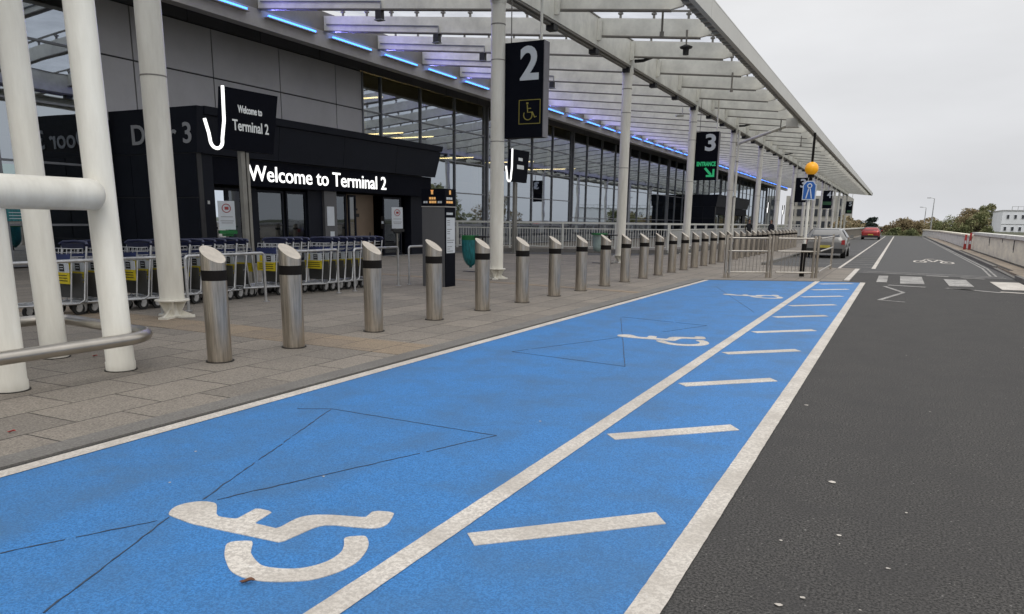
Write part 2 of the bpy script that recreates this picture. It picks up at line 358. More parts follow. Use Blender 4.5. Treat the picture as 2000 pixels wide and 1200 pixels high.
rough_line(b, (-4.60, -3), (-4.49, 21.0), .12)
rough_line(b, (-1.845, -3), (-1.82, 22.5), .125)
rough_line(b, (-.745, -3), (-.71, 22.6), .125)
b.obj('bay_line', recalc=False, **ST)
b = MB().m('line')
for i in range(-2, 10):
    y = 3.0 + 2.04 * i
    if y + .7 < 22.3:
        b.prism([(-1.73, y + .06, .008), (-1.63, y - .05, .008), (-.90, y + .64, .008), (-.99, y + .77, .008)], (0, 0, -.004))
b.obj('hatching_line', **ST)
SYM_A = [(-3.2, 2.55), (-3.24, 2.6), (-3.26, 2.65), (-3.25, 2.71), (-3.21, 2.76), (-3.16, 2.78), (-3.11, 2.78), (-3.07, 2.75), (-3.02, 2.7), (-2.99, 2.67), (-2.95, 2.65), (-2.89, 2.66), (-2.85, 2.67), (-2.87, 2.83), (-2.76, 2.83), (-2.73, 2.67), (-2.58, 2.67), (-2.59, 2.8), (-2.58, 2.85), (-2.54, 2.9), (-2.46, 2.94), (-2.3, 2.99), (-2.29, 3.0), (-2.31, 3.09), (-2.2, 3.12), (-2.17, 3.06), (-2.14, 2.98), (-2.14, 2.93), (-2.17, 2.89), (-2.27, 2.86), (-2.39, 2.83), (-2.43, 2.78), (-2.44, 2.66), (-2.45, 2.55), (-2.63, 2.54), (-2.8, 2.53), (-3.0, 2.52), (-3.15, 2.54)]
SYM_B = [(-2.68, 2.44), (-2.59, 2.34), (-2.53, 2.29), (-2.43, 2.22), (-2.34, 2.2), (-2.24, 2.21), (-2.14, 2.26), (-2.06, 2.32), (-2.01, 2.43), (-2.0, 2.55), (-2.04, 2.67), (-2.08, 2.74), (-2.14, 2.8), (-2.17, 2.79), (-2.23, 2.74), (-2.17, 2.67), (-2.13, 2.6), (-2.12, 2.51), (-2.14, 2.44), (-2.18, 2.38), (-2.25, 2.34), (-2.34, 2.32), (-2.41, 2.35), (-2.49, 2.4), (-2.58, 2.51)]
LOOPS = [((-3.93, 4.74), (-2.41, 4.68)), ((-3.93, 4.74), (-3.22, 2.79)), ((-2.41, 4.68), (-3.15, 2.83)), ((-3.16, 2.52), (-3.48, 1.88)), ((-3.17, 2.53), (-2.79, 1.63)), ((-4.17, 4.61), (-3.93, 4.74)), ((-3.85, 11.87), (-2.42, 11.53)), ((-3.87, 11.86), (-2.45, 7.72)), ((-3.9, 7.95), (-2.45, 7.72)), ((-3.9, 7.95), (-3.17, 9.7)), ((-2.42, 11.53), (-2.83, 10.47)), ((-3.84, 19.01), (-2.09, 13.75))]
def chaikin(P, q=.22):
    o = []
    for i, p in enumerate(P):
        n_ = P[(i + 1) % len(P)]
        if math.hypot(n_[0] - p[0], n_[1] - p[1]) > .14 : o += [p, n_] if 0 else [(p[0] * .93 + n_[0] * .07, p[1] * .93 + n_[1] * .07), (p[0] * .07 + n_[0] * .93, p[1] * .07 + n_[1] * .93)]
        else: o += [(p[0] * (1 - q) + n_[0] * q, p[1] * (1 - q) + n_[1] * q), (p[0] * q + n_[0] * (1 - q), p[1] * q + n_[1] * (1 - q))]
    return o
SYM_A = chaikin(SYM_A); SYM_B = chaikin(chaikin(SYM_B))
b = MB().m('line')
for dy in (0, 7.22, 14.3):
    for s in (SYM_A, SYM_B): b.prism([(x, y + dy, .008) for x, y in reversed(s)], (0, 0, -.004))
b.obj('wheelchair_symbol', **ST)
b = MB().m('loop')
for p, q in LOOPS:
    d = Vector((q[0] - p[0], q[1] - p[1])); n = max(3, int(d.length / .05)); pr = p
    for i in range(1, n + 1):
        c = (p[0] + d.x * i / n + random.uniform(-.005, .005), p[1] + d.y * i / n + random.uniform(-.005, .005))
        if random.random() > .05: strip(b, pr, c, random.uniform(.003, .010), .0068, .002)
        pr = c
b.obj('sealed_joint', **ST)
# zebra crossing, zigzag, far bay lines, cycle symbol, double line
b = MB().m('line_worn'); b2 = MB().m('line')
for x0, x1, y0, y1, mb in ((-.40, -.14, 23.1, 26.1, b), (.18, .76, 22.9, 26.2, b), (1.31, 1.87, 22.7, 25.6, b), (2.42, 3.12, 22.2, 25.2, b2)):
    mb.prism([(x0, y0, .008), (x1, y0 + .1, .008), (x1, y1 + .1, .008), (x0, y1, .008)], (0, 0, -.004))
ZZ = [(-.18, 21.6), (.25, 19.8), (-.21, 17.5), (.27, 17.3)]
for p, q in zip(ZZ, ZZ[1:]): rough_line(b, p, q, .09)
for x0, y0, x1, y1 in ((-.1, 22.1, .75, 21.9), (1.2, 21.9, 1.8, 21.6), (1.3, 21.95, 2.3, 21.1), (2.3, 21.4, 2.9, 21.2), (-.1, 27.5, .5, 27.4), (.9, 27.0, 1.5, 26.9), (1.8, 26.6, 2.4, 26.4)): rough_line(b2 if x0 > 2 else b, (x0, y0), (x1, y1), .2)
for i in range(14):
    y = 30.6 + i * 2.1; rough_line(b, (-1.7, y), (-.75, y + .5), .1, .012)
for y in (27.6, 28.3): rough_line(b, (-.9, y), (3.0, y - .6), .12, .012)
for i in range(4): rough_line(b, (-4.2, 33 + i * 6), (-1.8, 33 + i * 6), .09, .012)
b.obj('worn_road_marking', recalc=False, **ST); 
rough_line(b2, (-1.75, 29.6), (-1.62, 122), .10, .012); rough_line(b2, (-.66, 30), (-.55, 122), .13, .012)
rough_line(b2, (-1.15, 23.2), (-1.15, 29.6), .14, .014)
b2.obj('road_marking', recalc=False, **ST)
b = MB().m('line_worn')
for x in (2.88, 3.03):
    P = [(x - .2, 27.9), (x, 33), (x + .02, 60), (x + .02, 120)]
    for p, q in zip(P, P[1:]): rough_line(b, p, q, .065, .012, .5)
b.obj('double_yellow_line', recalc=False, **ST)
b = MB().m('line')
def ring(mb, cx, cy, rx, ry, wd, z=.013, n=20):
    for i in range(n):
        a0, a1 = 2 * math.pi * i / n, 2 * math.pi * (i + 1) / n
        mb.face([(cx + rx * math.cos(a0), cy + ry * math.sin(a0), z), (cx + rx * math.cos(a1), cy + ry * math.sin(a1), z), (cx + (rx - wd) * math.cos(a1), cy + (ry - wd * 2.6) * math.sin(a1), z), (cx + (rx - wd) * math.cos(a0), cy + (ry - wd * 2.6) * math.sin(a0), z)])
ring(b, .95, 37.6, .27, 1.15, .09); ring(b, 1.95, 37.2, .27, 1.15, .09)
for p, q in (((.95, 37.6), (1.25, 40.2)), ((1.25, 40.2), (1.75, 40.0)), ((1.75, 40), (1.95, 37.2)), ((1.25, 40.2), (1.45, 37.6)), ((1.45, 37.6), (1.75, 40)), ((.95, 37.6), (1.45, 37.6)), ((1.25, 41.2), (1.6, 41.2))): strip(b, p, q, .09, .013)
b.obj('cycle_symbol', recalc=False, **ST)
# flecks of chewing gum and chippings on the road
b = MB().m('line_worn').m('line')
FL = [(-.19, 4.75, .028), (-.54, 6.79, .02), (-.27, 3.02, .016), (-.19, 3.13, .014), (-.1, 3.9, .015), (.12, 3.6, .012), (-.35, 3.7, .01), (.2, 4.4, .01), (-3.6, 2.9, .01), (-2.9, 3.4, .009), (-3.95, 3.4, .01), (-2.3, 5.2, .012)]
for i in range(26): FL.append((random.uniform(-.5, 2.4), 3 + 20 * random.random() ** 1.5, random.uniform(.003, .009)))
for x, y, r in FL:
    n = 7; a0 = random.random() * 6; b.face([(x + r * random.uniform(.6, 1.2) * math.cos(a0 + k * 6.283 / n), y + r * random.uniform(.5, 1) * math.sin(a0 + k * 6.283 / n), .0065) for k in range(n)])
b.obj('chippings', recalc=False, kind='stuff', label='pale flecks of chippings and gum scattered on the dark road', cat='chippings')
def leaf(x, y, z, s, a, lab, mt='leaf_brown'):
    mb = MB().m(mt); n = 9; P = []
    for i in range(n): t = i / (n - 1); P.append((s * (t - .5) * 2, s * .42 * math.sin(math.pi * t) ** .8))
    for i in range(n - 1):
        (x0, w0), (x1, w1) = P[i], P[i + 1]; h0, h1 = .012 + s * .15 * math.sin(3 * x0 / s), .012 + s * .15 * math.sin(3 * x1 / s)
        for sg in (1, -1): mb.prism([(x0, 0, h0 - .004), (x1, 0, h1 - .004), (x1, sg * w1, h1 + w1 * .4), (x0, sg * w0, h0 + w0 * .4)] if 0 < i < n - 2 else ([(x0, 0, h0), (x1, 0, h1), (x1, sg * max(w1, .001), h1 + w1 * .4)] if i == 0 else [(x0, 0, h0), (x1, 0, h1), (x0, sg * w0, h0 + w0 * .4)]), (0, 0, .0012))
    o = mb.obj('fallen_leaf', label=lab, cat='leaf'); o.location = (x, y, z); o.rotation_euler = (0, 0, a)
leaf(-2.28, 2.17, .006, .035, .5, 'curled brown fallen leaf on the blue bay below the nearest wheelchair wheel')
leaf(-7.62, 5.34, .008, .035, .2, 'small red leaf on the paving between the white tube legs', 'red')
leaf(-5.4, 3.1, .008, .03, .6, 'small red leaf on the slabs at the left edge near the bay line', 'red')

# ================================================================== TERMINAL BUILDING
T = empty('terminal_building', (-22, 17, 0), label='long terminal with grey upper panels and tall glass curtain wall behind the canopy', cat='building')
FX = -22.0
def tb(name, mb): o = mb.obj(name); o.parent = T; o.matrix_parent_inverse = Matrix.Translation((22, -17, 0)); return o
def tadd(o, p=T):
    o.parent = p; o.matrix_parent_inverse = p.matrix_world.inverted() if p is not T else Matrix.Translation((22, -17, 0)); return o
# grey cladding panels above the porch
PJ = [16.55, 17.75, 20.95, 24.25, 27.6, 29.4]
pz = [4.3, 6.2, 7.8]
tb('joint_backing', MB().m('joint').box((FX - .25, 16.5, 4.0), (FX - .03, 29.4, 8.6)))
for a, c in zip(PJ, PJ[1:]):
    for lo, hi in zip(pz, pz[1:]): tb('wall_panel', MB().m('panel').box((FX - .03, a + .025, lo + .025), (FX + .02, c - .025, hi - .025)))
tb('lower_wall', MB().m('joint').box((FX - .25, 16.5, 0), (FX - .03, 29.4, 3.99)))
ys = [-10 + 3.33 * i for i in range(54)]
b = MB().m('panel_dk')
for y in [v for v in ys if v < 158]: b.box((FX - .12, y + .02, 7.83), (FX + .04, min(y + 3.31, 160), 8.8))
tb('fascia_band', b)
tb('roof', MB().m('interior').box((-40, -12, 8.5), (FX - .3, 165, 9.0)))
tb('back_wall', MB().m('interior').box((-38.3, -12, 0), (-38, 165, 8.49)))
tb('end_wall', MB().m('interior').box((-38, -12.3, 0), (FX, -12, 8.49)))
tb('end_wall', MB().m('panel_dk').box((-38, 165, 0), (FX, 165.3, 8.49)))
tb('floor_slab', MB().m('ifloor').box((-38, -12, .01), (FX - .1, 165, .05)))
tb('mezzanine', MB().m('tan').box((-38, -12, 3.9), (-30, 165, 4.3)))
for y0, x0, x1, z in ((35.5, -30, -24, 5.9), (38.5, -29, -24, 6.0), (44, -29, -24.5, 5.3), (52, -29, -24, 5.6), (60, -30, -24, 5.6), (30.5, -28, -23.5, 7.0), (33, -28, -23.5, 7.3), (8, -28, -24, 6.5), (13, -28, -24, 5)): tb('ceiling_light', MB().m('warm_bar').box((x0, y0, z), (x1, y0 + .09, z + .05)))
for y in (36, 49, 62, 75): tb('inner_column', MB().m('panel').tube([(-27, y, 0), (-27, y, 8.4)], .3))
# glazing bays (windows) : mullion lines
YM = [y for y in ([-10 + 3.32 * i for i in range(8)] + [16.45])] 
bays = list(zip(YM, YM[1:])) + [(29.4, 30.8)] + [(30.8 + 3.33 * i, 30.8 + 3.33 * (i + 1)) for i in range(40)]
for i, (a, c) in enumerate(bays):
    GB = MB(); GB.m('glass').face([(FX, a, .12), (FX, c, .12), (FX, c, 7.8), (FX, a, 7.8)]); wn = tb('window', GB)
    mb = MB().m('mullion'); major = i > 9 and (i - 12) % 4 == 0
    mb.box((FX - .10, a - .035, .05), (FX + .08, a + .035, 7.8))
    if major: mb.box((FX - .45, a + .15, .05), (FX - .10, a + .35, 7.8)); mb.box((FX + .003, a + .22, .05), (FX + .16, a + .36, 7.8))
    for z in ((6.2, 4.57, 2.93, 1.2) if i < 16 else (6.0, 4.2, 1.75)): mb.box((FX - .06, a + .036, z - .03), (FX + .05, c - .036, z + .03))
    mb.box((FX - .06, a + .036, .05), (FX + .05, c - .036, .13))
    fr = mb.obj('window_frame'); fr.parent = wn
# teal notice and green lamp at left
nb = MB().m('teal').box((FX + .10, 13.2, 1.30), (FX + .14, 13.72, 1.72)).m('white')
for z in (1.36, 1.44, 1.52, 1.62, 1.68): nb.box((FX + .14, 13.25, z), (FX + .145, 13.66, z + .018))
tb('window_notice', nb)
tb('exit_sign', MB().m('green_vinyl').box((FX - .5, 13.6, 2.55), (FX - .45, 13.95, 2.85)))

# ================================================================== ENTRANCE PORCHES
def bars_text(mb, x, y0, z, widths, h, gap=.02, face='x', d=.006):
    c = y0
    for wd in widths:
        if face == 'x': mb.box((x, c, z), (x + d, c + wd, z + h))
        else: mb.box((c, x - d, z), (c + wd, x, z + h))
        c += wd + gap
def porch(y0, y1, label, near=True):
    P = empty('entrance_porch', (-20, y0, 0), label=label, cat='entrance', group='black entrance porches on the terminal front')
    def add(name, mb, par=None):
        o = mb.obj(name); o.parent = par or P; o.matrix_parent_inverse = Matrix.Translation((20, -y0, 0)) if not par else Matrix(); return o
    xf, xt = -18.45, -18.2        # lower wall plane, top edge of the leaning visor
    add('roof', MB().m('pod').box((FX + .05, y0 + .02, 4.35), (xt - .12, y1 + .25, 4.5)))
    # side wall towards the camera: panels with joints
    add('side_wall', MB().m('joint').box((FX + .05, y0 + .03, 0), (xf + .02, y0 + .2, 4.34)))
    for xa, xb in ((FX + .04, -21.2), (-21.19, -19.75), (-19.73, xf)):
        for za, zb in ((.0, .72), (.74, 2.02), (2.04, 3.28)):
            add('cladding_panel', MB().m('pod').box((xa + .008, y0, za + .008), (xb - .008, y0 + .03, zb - .008)))
    add('side_fascia', MB().m('pod').hexa([Vector(p) for p in ((FX + .04, y0, 3.3), (xf + .08, y0, 3.3), (xf + .08, y0 + .2, 3.3), (FX + .04, y0 + .2, 3.3), (FX + .04, y0 - .02, 4.56), (xt, y0 - .05, 4.56), (xt, y0 + .2, 4.56), (FX + .04, y0 + .2, 4.56))]))
    n = max(4, int((y1 - y0) / 3.2)); st = (y1 + .35 - y0) / n
    for i in range(n):
        a = y0 + i * st + .008 + (.195 if i == 0 else 0); c = y0 + (i + 1) * st - .008
        cl = c - (.3 if i == n - 1 else 0)
        add('visor_panel', MB().m('pod').hexa([Vector(p) for p in ((xf - .1, a, 3.28), (xf + .08, a, 3.28), (xf + .08, cl, 3.28), (xf - .1, cl, 3.28), (xf - .1, a, 4.34), (xt - .05, a, 4.34), (xt - .05, c, 4.34), (xf - .1, c, 4.34))]))
    add('visor_edge', MB().m('pod').hexa([Vector(p) for p in ((xt - .3, y0 + .21, 4.36), (xt, y0 + .21, 4.36), (xt, y1 + .36, 4.36), (xt - .3, y1 + .36, 4.36), (xt - .3, y0 + .21, 4.58), (xt + .03, y0 + .21, 4.58), (xt + .03, y1 + .40, 4.58), (xt - .3, y1 + .40, 4.58))]))
    # lintel board, end piers, right side
    add('lintel', MB().m('sign').box((xf - .1, y0 + .65, 2.45), (xf - .02, y1 - .15, 3.24)).m('joint').box((xf - .3, y0 + .65, 3.1), (xf - .105, y1, 3.27)))
    add('pier', MB().m('pod').box((xf - .5, y0 + .2, 0), (xf, y0 + .62, 3.27)))
    add('pier', MB().m('pod').box((xf - .6, y1 - 1.4, 0), (xf - .25, y1, 3.27)))
    add('end_wall', MB().m('pod').box((FX + .05, y1 - .12, 0), (xf - .62, y1, 4.34)))
    add('inner_ceiling', MB().m('interior').box((-22, y0 + .25, 2.5), (xf - .62, y1 - .15, 2.6)))
    return P, add, xf
P1, add1, xf = porch(16.7, 29.6, 'black entrance porch with lit welcome lettering over its glass doors')
dx = -18.8
def leafdoor(a, c, tint='glass_door', z1=2.36, par=None):
    d = add1('sliding_door', MB().m('pod').box((dx - .04, a, 0), (dx + .02, a + .07, z1)).box((dx - .04, c - .07, 0), (dx + .02, c, z1)).box((dx - .04, a + .071, 0), (dx + .02, c - .071, .12)).box((dx - .04, a + .071, z1 - .08), (dx + .02, c - .071, z1)))
    GB = MB(); GB.m(tint).face([(dx - .01, a + .072, .121), (dx - .01, c - .072, .121), (dx - .01, c - .072, z1 - .081), (dx - .01, a + .072, z1 - .081)]); pn = GB.obj('pane'); pn.parent = d
    return d
leafdoor(17.35, 18.10); leafdoor(18.11, 18.75); leafdoor(19.35, 20.60); leafdoor(20.72, 21.72); leafdoor(23.18, 23.95); leafdoor(24.1, 24.55); leafdoor(26.32, 27.6)
add1('curtain', MB().m('curtain').box((-19.6, 17.4, 0), (-19.56, 18.9, 2.4)))
add1('door_jamb', MB().m('pod').box((dx - .1, 18.76, 0), (dx + .04, 19.34, 2.4)))
add1('door_jamb', MB().m('pod').box((dx - .2, 21.73, 0), (dx + .1, 22.48, 2.44)))
add1('door_pier', MB().m('panel_dk').box((dx - .2, 22.49, 0), (dx + .2, 23.17, 2.44)))
add1('pier_notice', MB().m('white').box((dx + .2, 22.6, 1.22), (dx + .215, 23.0, 1.9)))
add1('pier_notice', MB().m('white').box((dx + .2, 22.75, .75), (dx + .215, 22.98, 1.02)))
tw = MB().m('tan').box((dx - .5, 24.6, 0), (dx - .46, 26.3, 2.42)).m('mark').box((dx - .46, 25.05, 1.55), (dx - .45, 25.35, 1.68)).box((dx - .46, 25.05, 1.8), (dx - .45, 25.25, 1.88)).box((dx - .46, 26.0, .4), (dx - .44, 26.06, .95))
add1('open_door', tw)
add1('control_box', MB().m('black').box((dx + .02, 26.1, 1.1), (dx + .06, 26.28, 1.6)).m('white').box((dx + .06, 26.12, 1.3), (dx + .065, 26.25, 1.4)))
add1('door_threshold', MB().m('galv').box((dx - .1, 17.3, 0.007), (dx + .15, 29, .02)))
t_ = text_obj('lit_lettering', 'Welcome to Terminal 2', .69, (xf - .015, 18.74, 2.62), (0, 1, 0), (0, 0, 1), 'lit', None, .03, .004)
bbx = [v.co.y for v in t_.data.vertices]; s_ = (26.1 - 18.74) / (max(bbx) - min(bbx))
for v in t_.data.vertices: v.co.y = 18.74 + (v.co.y - min(bbx)) * s_
def split_words(o, ax, n, name):
    ys = sorted(v.co[ax] for v in o.data.vertices); gaps = sorted(((b - a, (a + b) / 2) for a, b in zip(ys, ys[1:])), reverse=True)[:n - 1]
    cuts = [-1e9] + sorted(g[1] for g in gaps) + [1e9]; res = []
    for lo, hi in zip(cuts, cuts[1:]):
        bm = bmesh.new(); bm.from_mesh(o.data); bmesh.ops.delete(bm, geom=[v for v in bm.verts if not lo < v.co[ax] < hi], context='VERTS')
        me = bpy.data.meshes.new(name); bm.to_mesh(me); bm.free(); me.materials.append(o.data.materials[0]); c = bpy.data.objects.new(name, me); col.objects.link(c); res.append(c)
    bpy.data.objects.remove(o); return res
for c in split_words(t_, 1, 4, 'lit_word'): c.parent = P1; c.matrix_parent_inverse = Matrix.Translation((20, -16.7, 0))
t_ = text_obj('door_number', 'Door 3', .80, (-21.0, 16.695, 3.57), (1, 0, 0), (0, 0, 1), 'grey_letter', None, .02, .012)
bbx = [v.co.x for v in t_.data.vertices]; s_ = (2.48) / (max(bbx) - min(bbx))
for v in t_.data.vertices: v.co.x = -21.0 + (v.co.x - min(bbx)) * s_; v.co.y -= .025
t_.parent = P1; t_.matrix_parent_inverse = Matrix.Translation((20, -16.7, 0))
add1('intercom', MB().m('galv').box((xf, 17.02, 1.85), (xf + .02, 17.1, 1.95)))
# second porch far along
P2, add2, xf2 = porch(88.0, 108.0, 'distant black entrance porch further along the terminal front')
for i in range(6): 
    a = 89 + i * 3; d = add2('sliding_door', MB().m('pod').box((dx - .04, a, 0), (dx + .02, a + .1, 2.4)).box((dx - .04, a + 2.7, 0), (dx + .02, a + 2.8, 2.4))); 
    pn = MB().m('glass_door').box((dx - .015, a + .11, .02), (dx - .005, a + 2.69, 2.4)).obj('pane'); pn.parent = d
# interior warm shapes behind the doors so the glass has something to show
b = MB().m('tan').box((-25, 19.4, 0), (-24.9, 21.7, 1.5)).m('curtain').box((-25, 23, 0), (-24.9, 27, 2.2)); add1('inner_wall', b)

# ================================================================== CANOPY
C = empty('canopy', (-9.25, 17.8, 0), label='long off-white steel and glass canopy with columns and blue light strips', cat='canopy')
CI = Matrix.Translation((9.25, -17.8, 0))
def cadd(name, mb): o = mb.obj(name); o.parent = C; o.matrix_parent_inverse = CI; return o
def bz(x): return 6.80 + (-5.4 - x) * .1          # underside of the cross beams
Y0, Y1 = -5.6, 158.6
beam = None
for i in range(-7, 43):
    y = 17.75 + 3.3333 * i
    mb = MB()
    for xa, xb in ((-19.84, -9.44), (-9.06, -5.46)):
        za, zb = bz(xa), bz(xb)
        if xb > -6:     # tapered tip
            mb.m('canopy').prism([(xa, y - .06, za), (xb - .45, y - .06, bz(xb - .45)), (xb - .12, y - .06, zb + .10), (xb, y - .06, zb + .30), (xb, y - .06, zb + .5), (xa, y - .06, za + .5)], (0, .12, 0))
            xb -= .45; zb = bz(xb)
        else: mb.m('canopy').prism([(xa, y - .06, za), (xb, y - .06, zb), (xb, y - .06, zb + .5), (xa, y - .06, za + .5)], (0, .12, 0))
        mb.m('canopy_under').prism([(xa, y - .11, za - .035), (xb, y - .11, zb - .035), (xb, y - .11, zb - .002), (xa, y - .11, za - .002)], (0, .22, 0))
    cadd('cross_beam', mb)
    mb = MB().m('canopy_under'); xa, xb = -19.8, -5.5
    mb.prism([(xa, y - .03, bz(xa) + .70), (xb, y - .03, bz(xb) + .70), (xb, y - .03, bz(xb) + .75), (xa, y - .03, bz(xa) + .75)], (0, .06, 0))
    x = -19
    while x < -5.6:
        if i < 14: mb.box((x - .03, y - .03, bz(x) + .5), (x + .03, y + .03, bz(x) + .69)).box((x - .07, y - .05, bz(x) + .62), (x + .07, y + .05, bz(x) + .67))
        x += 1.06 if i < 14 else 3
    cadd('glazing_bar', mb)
    # blue light strip fixed to the edge beam between the cross beams
    if i < 42:
        st = cadd('light_strip', MB().m('led').box((-19.72, y + .25, 8.03), (-19.66, y + 2.6, 8.085)))
        hs = MB().m('edge').box((-19.83, y + .2, 7.99), (-19.64, y + 2.7, 8.025)).obj('strip_housing'); hs.parent = st; hs.matrix_parent_inverse = Matrix()
    if 0 <= i < 30:      # the strips' own light, which washes the beams violet
        al = bpy.data.lights.new('strip_light', 'AREA'); al.shape = 'RECTANGLE'; al.size = .05; al.size_y = 2.3; al.energy = 34; al.color = (.27, .24, 1)
        ao = bpy.data.objects.new('strip_light', al); col.objects.link(ao); ao.parent = st; ao.matrix_parent_inverse = Matrix(); ao.location = (-19.62, y + 1.42, 8.1); ao.rotation_euler = (0, math.radians(-115), 0)
    if -3 < i < 6:   # service conduit along near beams and a small speaker under each
        mb = MB().m('canopy_under').box((-19.7, y - .10, bz(-19) + .12), (-14.8, y - .065, bz(-15) + .42)) if 0 else MB().m('mullion').tube([(-19.7, y - .09, bz(-19.7) + .2), (-14.9, y - .09, bz(-14.9) + .2), (-14.9, y - .09, bz(-14.9) - .05)], .022, 6)
        cadd('conduit', mb)
        cadd('speaker', MB().m('mark').box((-15.11, y - .10, bz(-15) - .30), (-14.90, y + .08, bz(-15) - .045)).m('mullion').box((-15.14, y - .12, bz(-15) - .33), (-14.87, y + .10, bz(-15) - .305)))
cadd('edge_beam', MB().m('edge').box((-20.25, Y0, 7.66), (-19.85, Y1, 8.22)).m('canopy_under').box((-20.3, Y0, 8.225), (-19.86, Y1, 8.9)))
cadd('shade_soffit', MB().m('panel_dk').box((-21.94, Y0, 8.3), (-20.31, Y1, 8.4)))  # opaque sheet added to keep light off the upper facade
cadd('girder', MB().m('canopy').box((-9.42, Y0, 6.86), (-9.08, Y1, 7.66)).m('canopy_under').box((-9.40, Y0, 6.80), (-9.10, Y1, 6.855)).box((-9.45, Y0, 7.665), (-9.05, Y1, 7.70)))
b = MB().m('mark')
for i in range(-2, 42):
    y = 17.75 + 3.333 * i; b.box((-9.36, y - .14, 6.64), (-9.12, y + .14, 6.795)); b.m('canopy_under').box((-9.30, y + .2, 6.74), (-9.18, y + 3.1, 6.79)).m('mark')
cadd('cable_tray', b)
for i in range(-7, 43):
    y = 17.75 + 3.333 * i; cadd('bracket', MB().m('canopy').box((-9.075, y - .22, 7.0), (-8.95, y - .125, 7.62)))
roof = MB().m('roof'); roof.face([(-19.9, Y0, bz(-19.9) + .82), (-5.75, Y0, bz(-5.75) + .82), (-5.75, Y1, bz(-5.75) + .82), (-19.9, Y1, bz(-19.9) + .82)])
cadd('glass_roof', roof)
b = MB().m('fascia')
for i in range(-2, 42):
    ya, yb = 17.75 + 4 * i, 17.75 + 4 * (i + 1) - .012
    if yb > Y1: break
    b.box((-5.14, ya, 6.72), (-5.0, yb, 7.18))
b.box((-5.6, Y1 - 3, 6.9), (-5.0, Y1, 7.18)).box((-5.5, Y0, 7.19), (-5.0, Y1, 7.22))
cadd('fascia', b)
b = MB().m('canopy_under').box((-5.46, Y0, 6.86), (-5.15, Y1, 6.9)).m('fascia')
for i in range(330):
    y = Y0 + i * .5; b.box((-5.43, y, 6.80), (-5.145, y + .05, 6.858))
cadd('fascia_underside', b)
cadd('end_soffit', MB().m('canopy').prism([(-19.8, Y1 - .3, bz(-19.8)), (-5.5, Y1 - .3, bz(-5.5)), (-5.1, Y1 - .3, 7.1), (-19.8, Y1 - .3, bz(-19.8) + .7)], (0, .3, 0)))
# columns
col0 = None
def column(y, near, cx=-9.25):
    c = cadd('column', MB().m('column').tube([(cx, y, .28), (cx, y, 6.60)], .175, 24 if near else 12).tube([(cx, y, 6.55), (cx, y, 6.66), (cx, y, 6.86)], [.175, .21, .19], 16).m('canopy_under').tube([(cx, y, 6.1), (cx, y, 6.13)], .18, 16).tube([(cx, y, 5.3), (cx, y, 5.32)], .18, 16).tube([(cx, y, 3.4), (cx, y, 3.42)], .179, 16))
    mb = MB().m('column').tube([(cx, y, .262), (cx, y, .28)], .245, 20)
    for k in range(6):
        t = math.radians(60 * k + 20); u = Vector((math.cos(t), math.sin(t), 0)); v = Vector((-u.y, u.x, 0)) * .012; o = Vector((cx, y, 0))
        mb.prism([o + u * .22 + v + Vector((0, 0, .262)), o + u * .05 + v + Vector((0, 0, .262)), o + u * .05 + v + Vector((0, 0, .03)), o + u * .09 + v + Vector((0, 0, .03))], -2 * v)
    mb.tube([(cx, y, .03), (cx, y, .26)], [.11, .06], 12)
    for k in range(3):
        t = math.radians(120 * k + 50); u = Vector((math.cos(t), math.sin(t), 0)); v = Vector((-u.y, u.x, 0)) * .07; o = Vector((cx, y, .008))
        mb.prism([o + v, o - v, o + u * .30 - v, o + u * .30 + v], (0, 0, .03)); mb.prism([o + u * .06 + v * .2 + Vector((0, 0, .14)), o + u * .06 + v * .2 + Vector((0, 0, .03)), o + u * .28 + v * .2 + Vector((0, 0, .03))], -v * .4)
    bs = mb.obj('pinned_base'); bs.parent = c; bs.matrix_parent_inverse = Matrix()
for i in range(16): column(7.85 + 10.03 * i if i else 8.10, i < 5, -9.25 if i else -9.65)
cadd('downpipe', MB().m('canopy').tube([(-8.95, 47.9, .05), (-8.95, 47.9, 6.8)], .07, 10).m('canopy_under').tube([(-8.95, 47.9, 3), (-8.95, 47.9, 3.06)], .085, 10).tube([(-8.95, 47.9, 5), (-8.95, 47.9, 5.06)], .085, 10))
# brace from a column out to the fascia
cadd('brace', MB().m('canopy').tube([(-9.2, 48.2, 6.0), (-5.6, 44.6, 6.65)], .085, 10).m('fascia').box((-5.9, 44.2, 6.45), (-5.3, 44.8, 6.9)))
for y in (21.4, 24, 31, 44.5, 54): cadd('lamp_hanger', MB().m('canopy_under').tube([(-6.2, y, 6.35), (-6.2, y, 6.98)], .03, 8).tube([(-6.2, y, 6.3), (-6.2, y, 6.42)], .06, 8)) if y != 24 else None
# floodlights on arms
for y, nm in ((27.9, 'slim black floodlight with a lit head on the girder above the second column in view'), (48.0, 'smaller lit floodlight arm on the girder beside the sloping brace'), (68.2, 'distant lit floodlight arm on the girder beyond the brace')):
    F = empty('floodlight', (-9, y, 7.05), label=nm, cat='floodlight', group='floodlights on the canopy girder')
    o = MB().m('mark').tube([(.0, 0, -.02), (.30, 0, -.02), (.62, 0, .06), (.72, 0, .12)], [.06, .055, .05, .04], 8).obj('arm'); o.parent = F
    o = MB().m('mark').prism([(.62, -.10, .06), (1.32, -.10, .16), (1.32, -.10, .20), (.62, -.10, .13)], (0, .2, 0)).obj('head'); o.parent = F
    o2 = MB().m('lamp_yel').prism([(.80, -.09, .078), (1.30, -.09, .152), (1.30, -.09, .156), (.80, -.09, .084)], (0, .18, 0)).obj('lens'); o2.parent = o
K = empty('security_camera', (-6.2, 24, 7.0), label='black dome camera hanging on a thin rod under the canopy edge', cat='camera')
o = MB().m('canopy_under').tube([(0, 0, -.0), (0, 0, -.42)], [.035, .02], 8).obj('hanger'); o.parent = K
